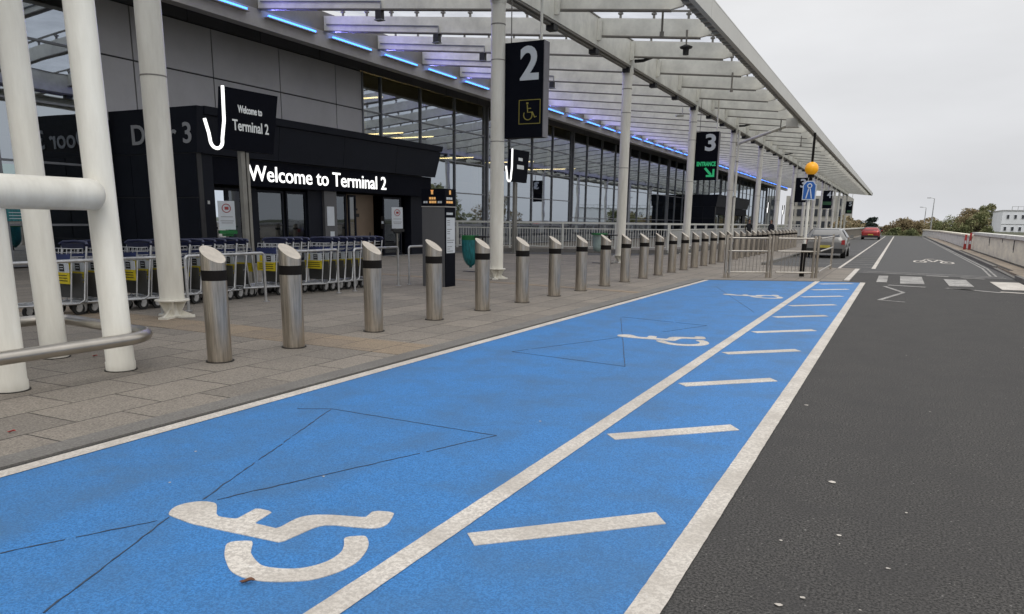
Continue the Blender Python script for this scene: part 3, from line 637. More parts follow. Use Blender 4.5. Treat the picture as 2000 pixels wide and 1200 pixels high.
o = MB().m('mark').tube([(0, 0, -.40), (0, 0, -.46), (0, 0, -.50)], [.05, .19, .17], 16).m('mark').tube([(0, 0, -.5), (0, 0, -.53), (0, 0, -.68)], [.12, .09, .085], 16).obj('housing'); o.parent = K
K = empty('security_camera', (-9.6, 37.2, 6.35), label='small white camera on the girder above the hanging sign 3', cat='camera')
o = MB().m('fascia').tube([(0, 0, .4), (0, 0, 0)], .02, 8).tube([(0.05, 0, 0), (-.25, -.2, -.02)], .06, 10).obj('housing'); o.parent = K

# ================================================================== HANGING SIGNS
def hanging_sign(y, label, digit, extra):
    H = empty('hanging_sign', (-8.6, y, 5.7), label=label, cat='sign')
    def a(name, mb, p=H):
        o = mb.obj(name); o.parent = p; return o
    bd = a('board', MB().m('sign').box((-.54, 0, -2.2), (.54, .30, 0)))
    a('edge_trim', MB().m('sign_side').box((.541, .0, -2.2), (.56, .30, 0)).box((-.56, .0, -2.2), (-.541, .30, 0)), bd)
    a('hanger', MB().m('column').tube([(.40, .15, 0), (.40, .15, 2.0)], .035, 8)); a('hanger', MB().m('canopy_under').tube([(-.40, .15, 0), (-.40, .15, 2.0)], .014, 8))
    t = text_obj('digit', digit, 1.04, (.0, -.008, -.86), (1, 0, 0), (0, 0, 1), 'white', None, .012, .03, align='CENTER')
    bb = [v.co.x for v in t.data.vertices]; bz_ = [v.co.z for v in t.data.vertices]; sc = .50 / (max(bb) - min(bb)); sz = .78 / (max(bz_) - min(bz_)); mz = min(bz_); m0 = min(bb)
    for v in t.data.vertices: v.co.x = -.08 + (v.co.x - m0) * sc; v.co.z = -.88 + (v.co.z - mz) * sz
    t.parent = bd
    if extra == 'chair':
        mb = MB().m('yellow_dim')
        for b0, b1 in (((-.10, -.008, -1.34), (.48, -.001, -1.325)), ((-.10, -.008, -1.89), (.48, -.001, -1.875)), ((-.10, -.008, -1.875), (-.085, -.001, -1.34)), ((.465, -.008, -1.875), (.48, -.001, -1.34))): mb.box(b0, b1)
        c = (.15, -.006, -1.68)
        P = arc(c, .115, 150, 385, 14, 0, 2); mb.tube(P, .013, 6)
        mb.tube([(.13, -.006, -1.44), (.14, -.006, -1.62), (.27, -.006, -1.62), (.33, -.006, -1.74), (.38, -.006, -1.72)], .014, 6); mb.tube([(.13, -.006, -1.39), (.13, -.006, -1.43)], .03, 8); mb.tube([(.135, -.006, -1.53), (.23, -.006, -1.53)], .012, 6)
        a('wheelchair_panel', mb, bd)
    if extra == 'arrow':
        t = text_obj('green_word', 'ENTRANCE', .26, (-.40, -.008, -1.55), (1, 0, 0), (0, 0, 1), 'green_vinyl', None, .01, .012)
        bb = [v.co.x for v in t.data.vertices]; sc = .90 / (max(bb) - min(bb)); m0 = min(bb)
        for v in t.data.vertices: v.co.x = -.42 + (v.co.x - m0) * sc
        t.parent = bd
        mb = MB().m('green_vinyl')
        mb.prism([(-.06, -.009, -1.68), (.03, -.009, -1.62), (.32, -.009, -1.93), (.24, -.009, -2.0)], (0, .008, 0))
        mb.prism([(.05, -.009, -2.06), (.44, -.009, -2.06), (.44, -.009, -1.70), (.35, -.009, -1.70), (.35, -.009, -1.97), (.05, -.009, -1.97)], (0, .0085, 0))
        a('arrow', mb, bd)
    if extra == 'green':
        a('lower_panel', MB().m('green_dull').box((-.52, -.006, -1.75), (.52, -.001, -1.35)), bd)
    if extra == 'small':
        a('lower_panel', MB().m('green_dull').box((-.3, -.006, -2.0), (.4, -.001, -1.6)), bd)
    return H
hanging_sign(17.95, 'black hanging sign with white 2 and yellow wheelchair outline beside a column', '2', 'chair')
hanging_sign(38.2, 'black hanging sign with white 3 above a green word and arrow', '3', 'arrow')
hanging_sign(78, 'plain black hanging sign with white 3 partly behind the amber beacon post', '3', '')
hanging_sign(108, 'distant hanging sign with white 4 over a green band', '4', 'green')
hanging_sign(168 - 12, 'farthest and smallest hanging sign near the open end of the canopy', '5', 'small')

# ================================================================== LIT HOOK SIGNS
def hook_sign(x, y, z, label, lines, s=1.0, rz=0):
    H = empty('hook_sign', (x, y, 0), rz, label=label, cat='sign')
    def a(name, mb, p=H):
        o = mb.obj(name); o.parent = p; return o
    zb, zt = 2.92, 4.2
    bd = a('board', MB().m('sign').prism([(0, -.52, zb), (0, 1.02, zb), (0, 1.26, zt + .02), (0, -.38, zt)], (-.14, 0, 0)))
    P = [(.03, -.42, zt), (.03, -.44, 3.5), (.03, -.52, 3.12)] + [(.03, -.69 + .17 * math.cos(math.radians(t)), 3.08 + .17 * math.sin(math.radians(t))) for t in range(-10, -175, -15)] + [(.03, -.88, 3.2), (.03, -.97, 3.48)]
    a('lit_hook', MB().m('lit').tube(P, .034, 10), bd)
    a('post', MB().m('pole_grey').box((-.19, .10, 0), (-.09, .22, 3.3)).box((-.19, .26, 0), (-.09, .34, 2.9)).box((-.25, -.0, 0.01), (-.03, .44, .03)))
    if lines:
        for (body, yy, zz, sz, L_) in lines:
            t = text_obj('lettering', body, sz, (.006, yy, zz), (0, 1, 0.0), (0, 0, 1), 'lit_dim', None, .008, .004)
            bb = [v.co.y for v in t.data.vertices]; sc = L_ / (max(bb) - min(bb)); m0 = min(bb)
            for v in t.data.vertices: v.co.y = yy + (v.co.y - m0) * sc
            t.parent = bd
    return H
hook_sign(-13.2, 13.2, 0, 'black lit hook sign reading Welcome to Terminal 2 beside the porch', [('Welcome to', .0, 3.72, .22, .72), ('Terminal 2', -.18, 3.34, .32, 1.08)])
h = hook_sign(-15.9, 32.6, 0, 'smaller black sign with lit hook rising behind the white railings', None)
h.scale = (1.12, 1.12, 1.10)
bd = [c for c in h.children if c.name.startswith('board')][0]
for y_, z_, ws, h_ in ((.22, 3.78, [.06, .05, .07, .05, .06], .12), (.1, 3.45, [.09, .06, .08, .07, .08, .05, .07], .16)):
    mb = MB().m('lit_dim'); bars_text(mb, .001, y_, z_, ws, h_); o = mb.obj('lettering'); o.parent = bd
hook_sign(-15.6, 107, 0, 'distant lit hook sign past the second porch, left of the pair', None)
hook_sign(-15.6, 122, 0, 'farther lit hook sign past the second porch, right of the pair', None)

# ================================================================== PAY TOTEM
H = empty('information_totem', (-9.65, 15, 0), label='tall grey and black totem with orange header and white tariff sheet', cat='totem')
def a(name, mb, p=H):
    o = mb.obj(name); o.parent = p; return o
bd = a('body', MB().m('panel_dk').box((0, 0, 0), (.58, .46, 1.76)).m('sign').box((.58, .02, 0), (.60, .44, 1.76)).m('edge').box((-.01, -.01, 1.765), (.61, .47, 1.785)))
hd = a('header', MB().m('sign').box((-.005, -.005, 1.79), (.605, .465, 2.16)))
mb = MB().m('orange_lit'); bars_text(mb, -.006, .20, 1.93, [.05, .04, .05], .05, .012, 'y'); mb.m('orange_lit').box((.25, -.012, 2.04), (.30, -.006, 2.13)).box((.24, -.012, 2.11), (.31, -.006, 2.135)); bars_text(mb, -.006, .20, 1.85, [.06, .05, .05], .05, .01, 'y')
mb.m('white'); bars_text(mb, -.006, .05, 1.85, [.04, .05], .045, .012, 'y'); bars_text(mb, -.006, .42, 1.85, [.05, .04], .045, .012, 'y')
mb.m('white'); bars_text(mb, .606, .05, 1.93, [.08, .06, .08], .05, .014); mb.m('orange_lit'); bars_text(mb, .606, .05, 1.85, [.07, .09, .08], .05, .014); mb.box((.606, .17, 2.04), (.612, .24, 2.13))
a('header_lettering', mb, hd)
mb = MB().m('white').box((.601, .05, .76), (.606, .42, 1.54))
mb.m('mark')
for i in range(15):
    z = .80 + i * .048; w_ = random.choice((.12, .2, .26, .3))
    if i % 4 != 3: mb.box((.606, .08, z), (.6075, .08 + w_, z + .010))
mb.m('white'); bars_text(mb, .601, .06, 1.60, [.05, .05, .07, .06], .05, .012)
a('tariff_sheet', mb, bd)

# ================================================================== BOLLARDS
BX = [-6.29, -6.26, -6.25, -6.22, -6.19, -6.18, -6.17, -6.16, -6.15, -6.14]
BY = [5.82, 6.92, 8.48, 9.98, 11.46, 13.0, 14.5, 15.97, 17.5, 19.0, 20.55, 22.05, 23.55, 25.05, 26.5, 27.95, 29.4, 30.9] + [32.4 + 1.5 * i for i in range(16)]
def make_bollard():
    B = empty('bollard', (0, 0, 0)); seg = 32; r = .124
    mb = MB().m('steel'); zt = lambda x: 1.115 - x / r * .085 + 0.0
    lo = [(r * math.cos(2 * math.pi * k / seg), r * math.sin(2 * math.pi * k / seg)) for k in range(seg)]
    for z0, z1 in ((0, .85), (.955, None)):
        for k in range(seg):
            p, q = lo[k], lo[(k + 1) % seg]
            mb.face([(*p, z0), (*q, z0), (*q, z1 if z1 else zt(q[0])), (*p, z1 if z1 else zt(p[0]))], True)
    bmesh.ops.remove_doubles(mb.bm, verts=mb.bm.verts, dist=1e-5)
    o = mb.obj('post'); o.parent = B
    mb = MB().m('steel_cap'); mb.face([(x * .985, y * .985, zt(x) - .004) for x, y in lo]); 
    for k in range(seg):
        p, q = lo[k], lo[(k + 1) % seg]; mb.face([(p[0] * .985, p[1] * .985, zt(p[0]) - .004), (q[0] * .985, q[1] * .985, zt(q[0]) - .004), (*q, zt(q[0])), (*p, zt(p[0]))])
    o = mb.obj('sloping_cap'); o.parent = B
    o = MB().m('black').tube([(0, 0, .85), (0, 0, .955)], r + .002, 32).obj('black_band'); o.parent = B
    o = MB().m('dirt_and_shade').tube([(0, 0, .004), (0, 0, .010)], r + .02, 24).obj('grime_shade_ring'); o.parent = B  # dark grime ring that doubles as painted contact shade under the post
    return B
proto = make_bollard(); ORD = ['first', 'second', 'third', 'fourth', 'fifth', 'sixth', 'seventh', 'eighth', 'ninth', 'tenth', 'eleventh', 'twelfth', 'thirteenth', 'fourteenth', 'fifteenth', 'sixteenth', 'seventeenth', 'eighteenth', 'nineteenth', 'twentieth'] + ['twenty-' + q for q in ('first', 'second', 'third', 'fourth', 'fifth', 'sixth', 'seventh', 'eighth', 'ninth')] + ['thirtieth', 'thirty-first', 'thirty-second', 'thirty-third', 'thirty-fourth']
extra = {0: 'nearest and largest steel bollard in the row, nearest the white tube frame', 3: 'fourth steel bollard of the row, standing in front of the grey totem', 4: 'fifth steel bollard of the row, half covering the green bin ring', 33: 'farthest steel bollard, last of the long row seen through the guard rail'}
for i, y in enumerate(BY):
    o = proto if i == 0 else copy_tree(proto)
    o.location = (BX[i] if i < len(BX) else -6.13, y, .006); o.rotation_euler = (0, 0, random.uniform(-.06, .06)); tag(o, extra.get(i, '%s steel bollard of the row counting from the nearest' % ORD[i]), 'bollard', 'steel bollards along the blue bay')

# ================================================================== WHITE TUBE FRAME (left)
H = empty('tube_frame', (-6.69, 4.9, 0), label='tall white painted tube frame with thick crossbar at the left edge', cat='frame')
FI = Matrix.Translation((6.69, -4.9, 0))
def a(name, mb):
    o = mb.obj(name); o.parent = H; o.matrix_parent_inverse = FI; return o
def leg(x, y, top): a('leg', MB().m('column').tube([(x, y, .0), (x, y, .09), (x, y, .10), (x - (.09 if top > 2 else 0), y - (.045 if top > 2 else 0), top)], [.135, .137, .130, .130], 28).m('dirt_and_shade').tube([(x, y, .004), (x, y, .014)], .15, 24))
leg(-6.75, 3.92, 1.66); leg(-6.76, 5.0, 6.6); leg(-7.96, 5.12, 6.6); leg(-7.96, 3.9, 6.6)
def dome_tube(p, q, r):
    p = Vector(p); q = Vector(q); d = (q - p).normalized(); P = [p]; R = [r]
    for t in (0, 20, 40, 60, 75, 88): P.append(q + d * r * .75 * math.sin(math.radians(t))); R.append(r * math.cos(math.radians(t)))
    return P, R
P, R_ = dome_tube((-6.72, 1.2, 1.68), (-6.66, 4.80, 1.68), .142); a('crossbar', MB().m('column').tube(P, R_, 28))
a('crossbar', MB().m('column').tube([(-7.88, 1.2, 6.45), (-7.88, 5.2, 6.45)], .13, 20)); a('crossbar', MB().m('column').tube([(-6.69, 1.2, 6.45), (-6.69, 5.1, 6.45)], .13, 20))
Z = .36; path = [(-6.38, 1.0, Z), (-6.38, 4.55, Z)] + [(-6.73 + .35 * math.cos(math.radians(t)), 4.55 + .42 * math.sin(math.radians(t)), Z) for t in range(15, 90, 15)] + [(-6.73, 4.97 + .0, Z)]
path = [(-6.38, 1.0, Z), (-6.38, 4.6, Z)] + [(-6.78 + .4 * math.cos(math.radians(t)), 4.75 + .5 * math.sin(math.radians(t)), Z) for t in range(0, 91, 15)] + [(-8.1, 5.45, Z)] + [(-8.1 + .3 * math.cos(math.radians(t)), 5.2 + .25 * math.sin(math.radians(t)), Z) for t in range(105, 181, 15)] + [(-8.4, 1.0, Z)]
o = MB().m('steel_rail').tube(path, .058, 20).tube([(-6.38, 2.2, 0), (-6.38, 2.2, Z)], .04, 12).tube([(-8.4, 2.2, 0), (-8.4, 2.2, Z)], .04, 12).tube([(-8.4, 4.7, 0), (-8.4, 4.7, Z)], .035, 12).obj('steel_rail', label='low brushed steel rail curving around the white tube legs', cat='rail')

# ================================================================== HOOP BARRIERS
HG = 'steel hoops penning in the luggage trolleys'
def hoop(y0, y1, lab, x=-10.1, h=.87):
    r = .06; P = [(0, 0, 0), (0, 0, h - r)] + [(0, r - r * math.cos(math.radians(t)), h - r + r * math.sin(math.radians(t))) for t in (20, 45, 70, 90)] + [(0, y1 - y0 - r, h)] + [(0, y1 - y0 - r + r * math.sin(math.radians(t)), h - r + r * math.cos(math.radians(t))) for t in (20, 45, 70, 90)] + [(0, y1 - y0, 0)]
    o = MB().m('galv').tube(P, .024, 10).tube([(0, 0, 0), (0, 0, .015)], .06, 12).tube([(0, y1 - y0, 0), (0, y1 - y0, .015)], .06, 12).obj('hoop_barrier'); o.location = (x, y0, .008); tag(o, lab, 'barrier', HG)
hoop(5.2, 8.28, 'long steel hoop behind the white tube frame'); hoop(8.78, 10.5, 'steel hoop behind the nearest bollard'); hoop(11.15, 12.55, 'steel hoop in front of the longest trolley nest'); hoop(13.08, 14.68, 'steel hoop right of the longest trolley nest'); hoop(15.12, 16.7, 'steel hoop passing behind the grey totem')

# ================================================================== LUGGAGE TROLLEYS (front towards -Y)
def make_trolley():
    B = empty('luggage_trolley')
    def a(name, mb, p=B):
        o = mb.obj(name); o.parent = p; return o
    mb = MB().m('galv')
    for s in (-1, 1):
        mb.tube([(s * .20, -.92, .20), (s * .27, .0, .17), (s * .275, .10, .22), (s * .28, .14, .55), (s * .28, .22, 1.02)], .016, 8)
        mb.tube([(s * .24, -.10, .18), (s * .24, -.02, .82)], .013, 8)
    for y, z, w_ in ((-.9, .2, .20), (-.5, .19, .23), (-.1, .18, .26)): mb.tube([(-w_, y, z), (w_, y, z)], .013, 8)
    mb.tube([(-.24, -.02, .82), (.24, -.02, .82)], .013, 8); mb.tube([(-.28, .14, .52), (.28, .14, .52)], .012, 8)
    for x in (-.1, 0, .1): mb.tube([(x, -.9, .19), (x, -.05, .17)], .008, 6)
    fr = a('frame', mb)
    hb = MB().m('navy').tube([(-.31, .20, 1.04), (-.27, .23, 1.075), (0, .24, 1.09), (.27, .23, 1.075), (.31, .20, 1.04)], .024, 10).box((-.26, .19, .985), (.26, .215, 1.06))
    a('handle', hb)
    bk = MB().m('galv')
    for x in (-.24, -.14, -.05, .05, .14, .24): bk.tube([(x, -.03, .84), (x, .0, .99)], .006, 5); bk.tube([(x, -.03, .83), (x, .16, .85)], .006, 5)
    for z in (.87, .93, .99): bk.tube([(-.25, -.03 + (z - .84) * .2, z), (.25, -.03 + (z - .84) * .2, z), (.26, .17, z)], .006, 5)
    bs = a('basket', bk)
    a('basket_board', MB().m('navy2').box((-.24, -.05, .80), (.24, -.038, .91)), bs)
    pn = a('advert_panel', MB().m('white').box((-.225, -.075, .64), (.225, -.062, .78)).m('tyel').box((-.225, -.076, .47), (.225, -.062, .639)))
    pb = MB().m('mark').box((.02, -.079, .655), (.13, -.0765, .765)).m('white').box((.035, -.081, .69), (.115, -.0795, .70)).box((.035, -.081, .725), (.115, -.0795, .735)).m('tyel').box((-.15, -.079, .65), (-.07, -.0765, .77)).m('mark')
    for z in (.51, .55, .59): pb.box((-.17, -.079, z), (.18, -.0775, z + .012))
    a('printing', pb, pn)
    a('back_plate', MB().m('plate').box((-.26, .10, .24), (.26, .112, .62)))
    for x, y, r in ((-.22, .02, .095), (.22, .02, .095), (0, -.86, .085)):
        W = a('wheel', MB().m('rubber').tube([(x - .02, y, r), (x + .02, y, r)], r, 18)); 
        o = MB().m('galv').tube([(x - .023, y, r), (x + .023, y, r)], r * .55, 12).obj('hub'); o.parent = W
        o = MB().m('galv').box((x - .035, y - .04, r), (x - .028, y + .05, .20)).box((x + .028, y - .04, r), (x + .035, y + .05, .20)).box((x - .0345, y - .04, .201), (x + .0345, y + .05, .208)).obj('fork'); o.parent = W
    return B
tp = make_trolley(); first = True
TG = 'nested luggage trolleys behind the steel hoops'
def nest(x, y0, n, labs, step=.26, rz=0, dx=0, group=TG, dirn=1):
    global first
    for i in range(n):
        if first: o = tp; first = False
        else: o = copy_tree(tp)
        o.location = (x + dx * i + random.uniform(-.015, .015), y0 + step * i * dirn, .008); o.rotation_euler = (0, 0, rz + random.uniform(-.03, .03)); tag(o, labs(i), 'trolley', group)
nest(-11.3, 7.55, 3, lambda i: ['front luggage trolley seen between the two left white legs', 'second luggage trolley of the short nest behind the white legs', 'rear luggage trolley of the short nest behind the white legs'][i])
nest(-11.1, 8.55, 9, lambda i: 'front trolley of the nest beside the first canopy column' if i == 0 else 'trolley number %d from the front in the nest beside the first canopy column' % (i + 1))
nest(-11.2, 11.05, 1, lambda i: 'single dark handled trolley facing away behind the nearest bollard', rz=math.pi)
nest(-11.0, 11.55, 4, lambda i: ['leading trolley with bold yellow panel left of the second bollard', 'second trolley of the nest with the bold yellow panel', 'third trolley of the nest with the bold yellow panel', 'fourth trolley of the nest with the bold yellow panel'][i], step=.22)
nest(-10.75, 12.62, 8, lambda i: 'front trolley of the long nest, full yellow panel right of the second bollard' if i == 0 else 'trolley number %d of the long nest right of the second bollard' % (i + 1), step=.25)

# ================================================================== STANDS, BINS
def poster_stand(x, y, rz, lab, base):
    H = empty('poster_stand', (x, y, 0), rz, label=lab, cat='poster stand')
    def a(name, mb, p=H):
        o = mb.obj(name); o.parent = p; return o
    p = a('poster', MB().m('white').box((-.24, -.012, 1.12), (.24, .0, 1.95)))
    mb = MB().m('notice_red'); mb.tube(arc((0, -.014, 1.74), .12, 0, 360, 20, 0, 2), .012, 6); mb.box((-.05, -.02, 1.70), (.06, -.013, 1.78)); mb.m('grey_letter')
    for z, w_ in ((1.48, .17), (1.36, .19), (1.30, .16)): mb.box((-w_, -.016, z), (w_, -.0125, z + .03))
    a('poster_print', mb, p)
    a('tray', MB().m(base).box((-.25, -.12, 1.0), (.25, .10, 1.10)).box((-.15, -.06, .93), (.15, .06, .995)))
    a('pole', MB().m('pole_grey').box((-.03, .01, .02), (.03, .05, 1.9)).box((-.22, -.18, 0.006), (.22, .2, .03)))
poster_stand(-17.95, 17.25, math.radians(60), 'no smoking poster stand with green tray at the left end of the porch doors', 'green')
poster_stand(-18.1, 26.3, math.radians(60), 'white poster stand with dark tray at the right end of the porch doors', 'mark')
def bag_holder(x, y, lab, full):
    H = empty('bag_holder', (x, y, 0), label=lab, cat='bin')
    def a(name, mb, p=H):
        o = mb.obj(name); o.parent = p; return o
    rg = a('ring', MB().m('green').tube([(0, 0, .93), (0, 0, 1.06)] if full else [(0, 0, 1.03), (0, 0, 1.09)], .26 if full else .30, 20))
    prof = [(.25, .93), (.245, .8), (.235, .6), (.21, .42), (.16, .28), (.08, .19), (.03, .17), (.05, .13)] if full else [(.24, 1.02), (.23, .8), (.22, .6), (.19, .45), (.05, .42)]
    mb = MB().m('teal' if full else 'bag_pale'); seg = 26; rings = []
    for r, z in prof:
        rings.append([mb.bm.verts.new(((r + .018 * math.sin(k * 2.9 + z * 3)) * math.cos(6.2832 * k / seg), (r + .018 * math.sin(k * 2.9 + z * 3)) * math.sin(6.2832 * k / seg), z)) for k in range(seg)])
    for A, B_ in zip(rings, rings[1:]):
        for k in range(seg): f = mb.bm.faces.new((A[k], A[(k + 1) % seg], B_[(k + 1) % seg], B_[k])); f.smooth = True
    a('bag', mb, rg)
    a('lid', MB().m('mark').box((.24, -.2, 1.0), (.62, .2, 1.05)))
    a('post', MB().m('mark').tube([(.34, .1, 0), (.34, .1, 1.02)], .03, 10).box((-.25, -.02, 0.008), (.5, .2, .02)))
bag_holder(-11.2, 20, 'green ring bin holder with a hanging teal bag beside the totem', True)
bag_holder(-9.75, 27, 'distant bin holder with dark lid and pale teal bag by the second column', False)

# ================================================================== WHITE FORECOURT RAILINGS
def railing(p, q, lab, mt='fence', n_post=None, hgt=1.46, spacing=.125, plinth=True, group=None, name='railing', z_mid=1.15, z_low=.30, br=.013):
    p = Vector(p); q = Vector(q); L_ = (q - p).length; ang = math.atan2(q.y - p.y, q.x - p.x)
    H = empty(name, (p.x, p.y, 0.006), ang, label=lab, cat='railing', group=group)
    def a(nm, mb):
        o = mb.obj(nm); o.parent = H; return o
    a('top_rail', MB().m(mt).box((0, -.05, hgt - .09), (L_, .05, hgt))); a('middle_rail', MB().m(mt).box((0, -.025, z_mid - .03), (L_, .025, z_mid + .02))); a('bottom_rail', MB().m(mt).box((0, -.025, z_low - .03), (L_, .025, z_low + .01)))
    if plinth: a('plinth', MB().m('concrete').box((0, -.09, 0), (L_, .09, .18)))
    n = n_post or max(1, round(L_ / 2.6))
    for i in range(n + 1): x = L_ * i / n; a('post', MB().m(mt).box((x - .045, -.055, .03), (x + .045, .055, hgt + .003)))
    mb = MB().m(mt); x = spacing
    while x < L_ - .05:
        mb.box((x - br, -br, z_low + .012), (x + br, br, z_mid - .032)); x += spacing
    a('balusters', mb)
    return H
railing((-21.6, 32.0), (-10.05, 37.6), 'pale railing with balusters crossing the forecourt towards the road')
railing((-10.05, 37.75), (-10.05, 62), 'pale railing turning the corner and running along behind the columns')
railing((-10.05, 62.5), (-10.05, 118), 'distant length of pale railing beyond the second porch', spacing=.25)
# steel pedestrian guard rail at the crossing
def guard(p, q, lab, post0=True, mesh=True):
    p = Vector(p); q = Vector(q); L_ = (q - p).length; ang = math.atan2(q.y - p.y, q.x - p.x)
    H = empty('guard_rail', (p.x, p.y, 0.006), ang, label=lab, cat='guard rail')
    def a(nm, mb):
        o = mb.obj(nm); o.parent = H; return o
    for x in ((0.05, .16) if post0 else ()) + (L_ - .16, L_ - .05): a('post', MB().m('steel').box((x - .028, -.028, 0), (x + .028, .028, 1.18)))
    for z in (1.10, .74, .15): a('rail', MB().m('steel_rail').tube([(.10, 0, z), (L_ - .10, 0, z)], .024, 10))
    if mesh:
        mb = MB().m('steel'); x = .24
        while x < L_ - .2: mb.tube([(x, 0, .17), (x, 0, .72)], .007, 6); x += .105
        a('bars', mb)
G0 = (-4.30, 22.2); G1 = (-3.10, 23.05); G2 = (-1.95, 23.72)
guard(G0, G1, 'steel guard rail panel at the end of the blue bay, left one'); guard(G1, G2, 'steel guard rail panel in front of the beacon foot', False)
guard((-1.97, 24.0), (-1.97, 28.9), 'plain steel guard rail returning towards the silver car', False, False)

# ================================================================== BEACON
H = empty('beacon_post', (-2.42, 24.15, 0), label='zebra crossing beacon with amber globe on a black and white post', cat='beacon')
def a(name, mb, p=H):
    o = mb.obj(name); o.parent = p; return o
a('post', MB().m('black').tube([(0, 0, 0), (0, 0, .95)], .07, 16).m('column').tube([(0, 0, .95), (0, 0, 1.7)], .045, 12).tube([(0, 0, 1.7), (0, 0, 2.5)], .045, 12).m('black').tube([(0, 0, 2.5), (0, 0, 2.95)], .047, 12).tube([(0, 0, 2.80), (0, 0, 2.90)], .085, 16).tube([(0, 0, 3.2), (0, 0, 4.02)], .035, 12))
gl = MB().m('amber'); bmesh.ops.create_uvsphere(gl.bm, u_segments=24, v_segments=16, radius=.185, matrix=Matrix.Translation((0, 0, 3.05)))
for f in gl.bm.faces: f.smooth = True
a('globe', gl)
pts = [(-.18, -.08, 2.18), (.18, -.08, 2.18), (.18, -.08, 2.60), (.09, -.08, 2.71), (-.09, -.08, 2.71), (-.18, -.08, 2.60)]
sp = a('sign_plate', MB().m('white').prism(pts, (0, .02, 0)))
a('sign_face', MB().m('signblue').prism([(x * .88, -.084, 2.45 + (z - 2.45) * .9) for x, y, z in pts], (0, .0035, 0)), sp)
mb = MB().m('white').tube(arc((0, -.0865, 2.57), .055, 0, 360, 16, 0, 2), .016, 6)
for q in (-1, 1): mb.prism([(q * .075 - .014, -.088, 2.22), (q * .075 + .014, -.088, 2.22), (q * .02 + .014, -.088, 2.50), (q * .02 - .014, -.088, 2.50)], (0, .0035, 0))
a('pictogram', mb, sp)

# ================================================================== CARS
def make_car(loc, rz, lab, paint, Wd=1.76, Ln=4.2, Ht=1.38, grp=None):
    H = empty('car', loc, rz, label=lab, cat='car')
    def a(name, mb, p=H):
        o = mb.obj(name); o.parent = p; return o
    w2 = Wd / 2
    # cross sections along y (0 rear .. Ln front): (y, half widths at sill, belt, roof ; heights of belt, roof)
    sec = [(0, .62, .80, .70, .62, .72), (.08, .74, .86, .66, .86, .95), (.35, .80, .88, .60, .90, 1.24), (.8, .82, .88, .58, .90, Ht), (1.7, .82, .88, .58, .89, Ht), (2.35, .82, .88, .57, .87, Ht - .06), (3.0, .82, .88, .72, .84, .92), (3.8, .80, .85, .62, .68, .72), (Ln, .60, .70, .50, .50, .54)]
    mb = MB().m(paint); rings = []
    k = w2 / .88
    for y, s, bt, rf, zb, zr in sec:
        P = [(-s * k, .22), (-bt * k, .45), (-bt * k * .99, zb), (-rf * k, zr - .03), (-rf * k * .8, zr), (rf * k * .8, zr), (rf * k, zr - .03), (bt * k * .99, zb), (bt * k, .45), (s * k, .22)]
        rings.append([mb.bm.verts.new((x, y, z)) for x, z in P])
    for A, B_ in zip(rings, rings[1:]):
        for i in range(len(A)):
            f = mb.bm.faces.new((A[i], A[(i + 1) % len(A)], B_[(i + 1) % len(A)], B_[i])); f.smooth = True
    mb.bm.faces.new(rings[0]); mb.bm.faces.new(list(reversed(rings[-1])))
    body = a('body', mb)
    # glazing slightly proud of the shell
    def interp(y):
        for (s0, s1) in zip(sec, sec[1:]):
            if s0[0] <= y <= s1[0]: t = (y - s0[0]) / (s1[0] - s0[0]); return [u + (v - u) * t for u, v in zip(s0, s1)]
    a('rear_window', MB().m('win').prism([(-.60 * k, .09, .95), (.60 * k, .09, .95), (.52 * k, .50, 1.27), (-.52 * k, .50, 1.27)], (0, -.015, .02)))
    a('windscreen', MB().m('win').prism([(-.62 * k, 3.0, .95), (.62 * k, 3.0, .95), (.50 * k, 2.38, 1.30), (-.50 * k, 2.38, 1.30)], (0, .02, .02)))
    for s in (-1, 1):
        a('side_window', MB().m('win').prism([(s * .865 * k, .75, .93), (s * .865 * k, 2.6, .92), (s * .64 * k, 2.2, 1.27), (s * .64 * k, .95, 1.30)], (s * .012, 0, 0)))
        a('tail_light', MB().m('red_lamp').box((s * .80 * k - .09, -.02, .62), (s * .80 * k + .05, .2, .82)))
        a('door_mirror', MB().m(paint).box((s * .98 * k - .08, 2.55, .88), (s * .98 * k + .08, 2.65, 1.02)))
        for y in (.75, 3.35):
            W = a('wheel', MB().m('rubber').tube([(s * (w2 - .2), y, .31), (s * (w2 + .01), y, .31)], .31, 20))
            o = MB().m('galv').tube([(s * (w2 - .1), y, .31), (s * (w2 + .018), y, .31)], .19, 14).obj('rim'); o.parent = W
    bp = a('rear_bumper', MB().m('mark').box((-.78 * k, -.05, .24), (.78 * k, .12, .44)))
    a('number_plate', MB().m('nplate').box((-.26, -.065, .47), (.26, -.03, .58)), bp)
    return H
make_car((-2.98, 38.2, 0.006), 0, 'silver hatchback parked in the roadside bay beyond the guard rail', 'car_silver', 1.78, 4.1, 1.34)
make_car((-2.65, 91.2, 0.006), 0, 'small red car parked far along the road', 'car_red', 1.78, 4.3, 1.30)

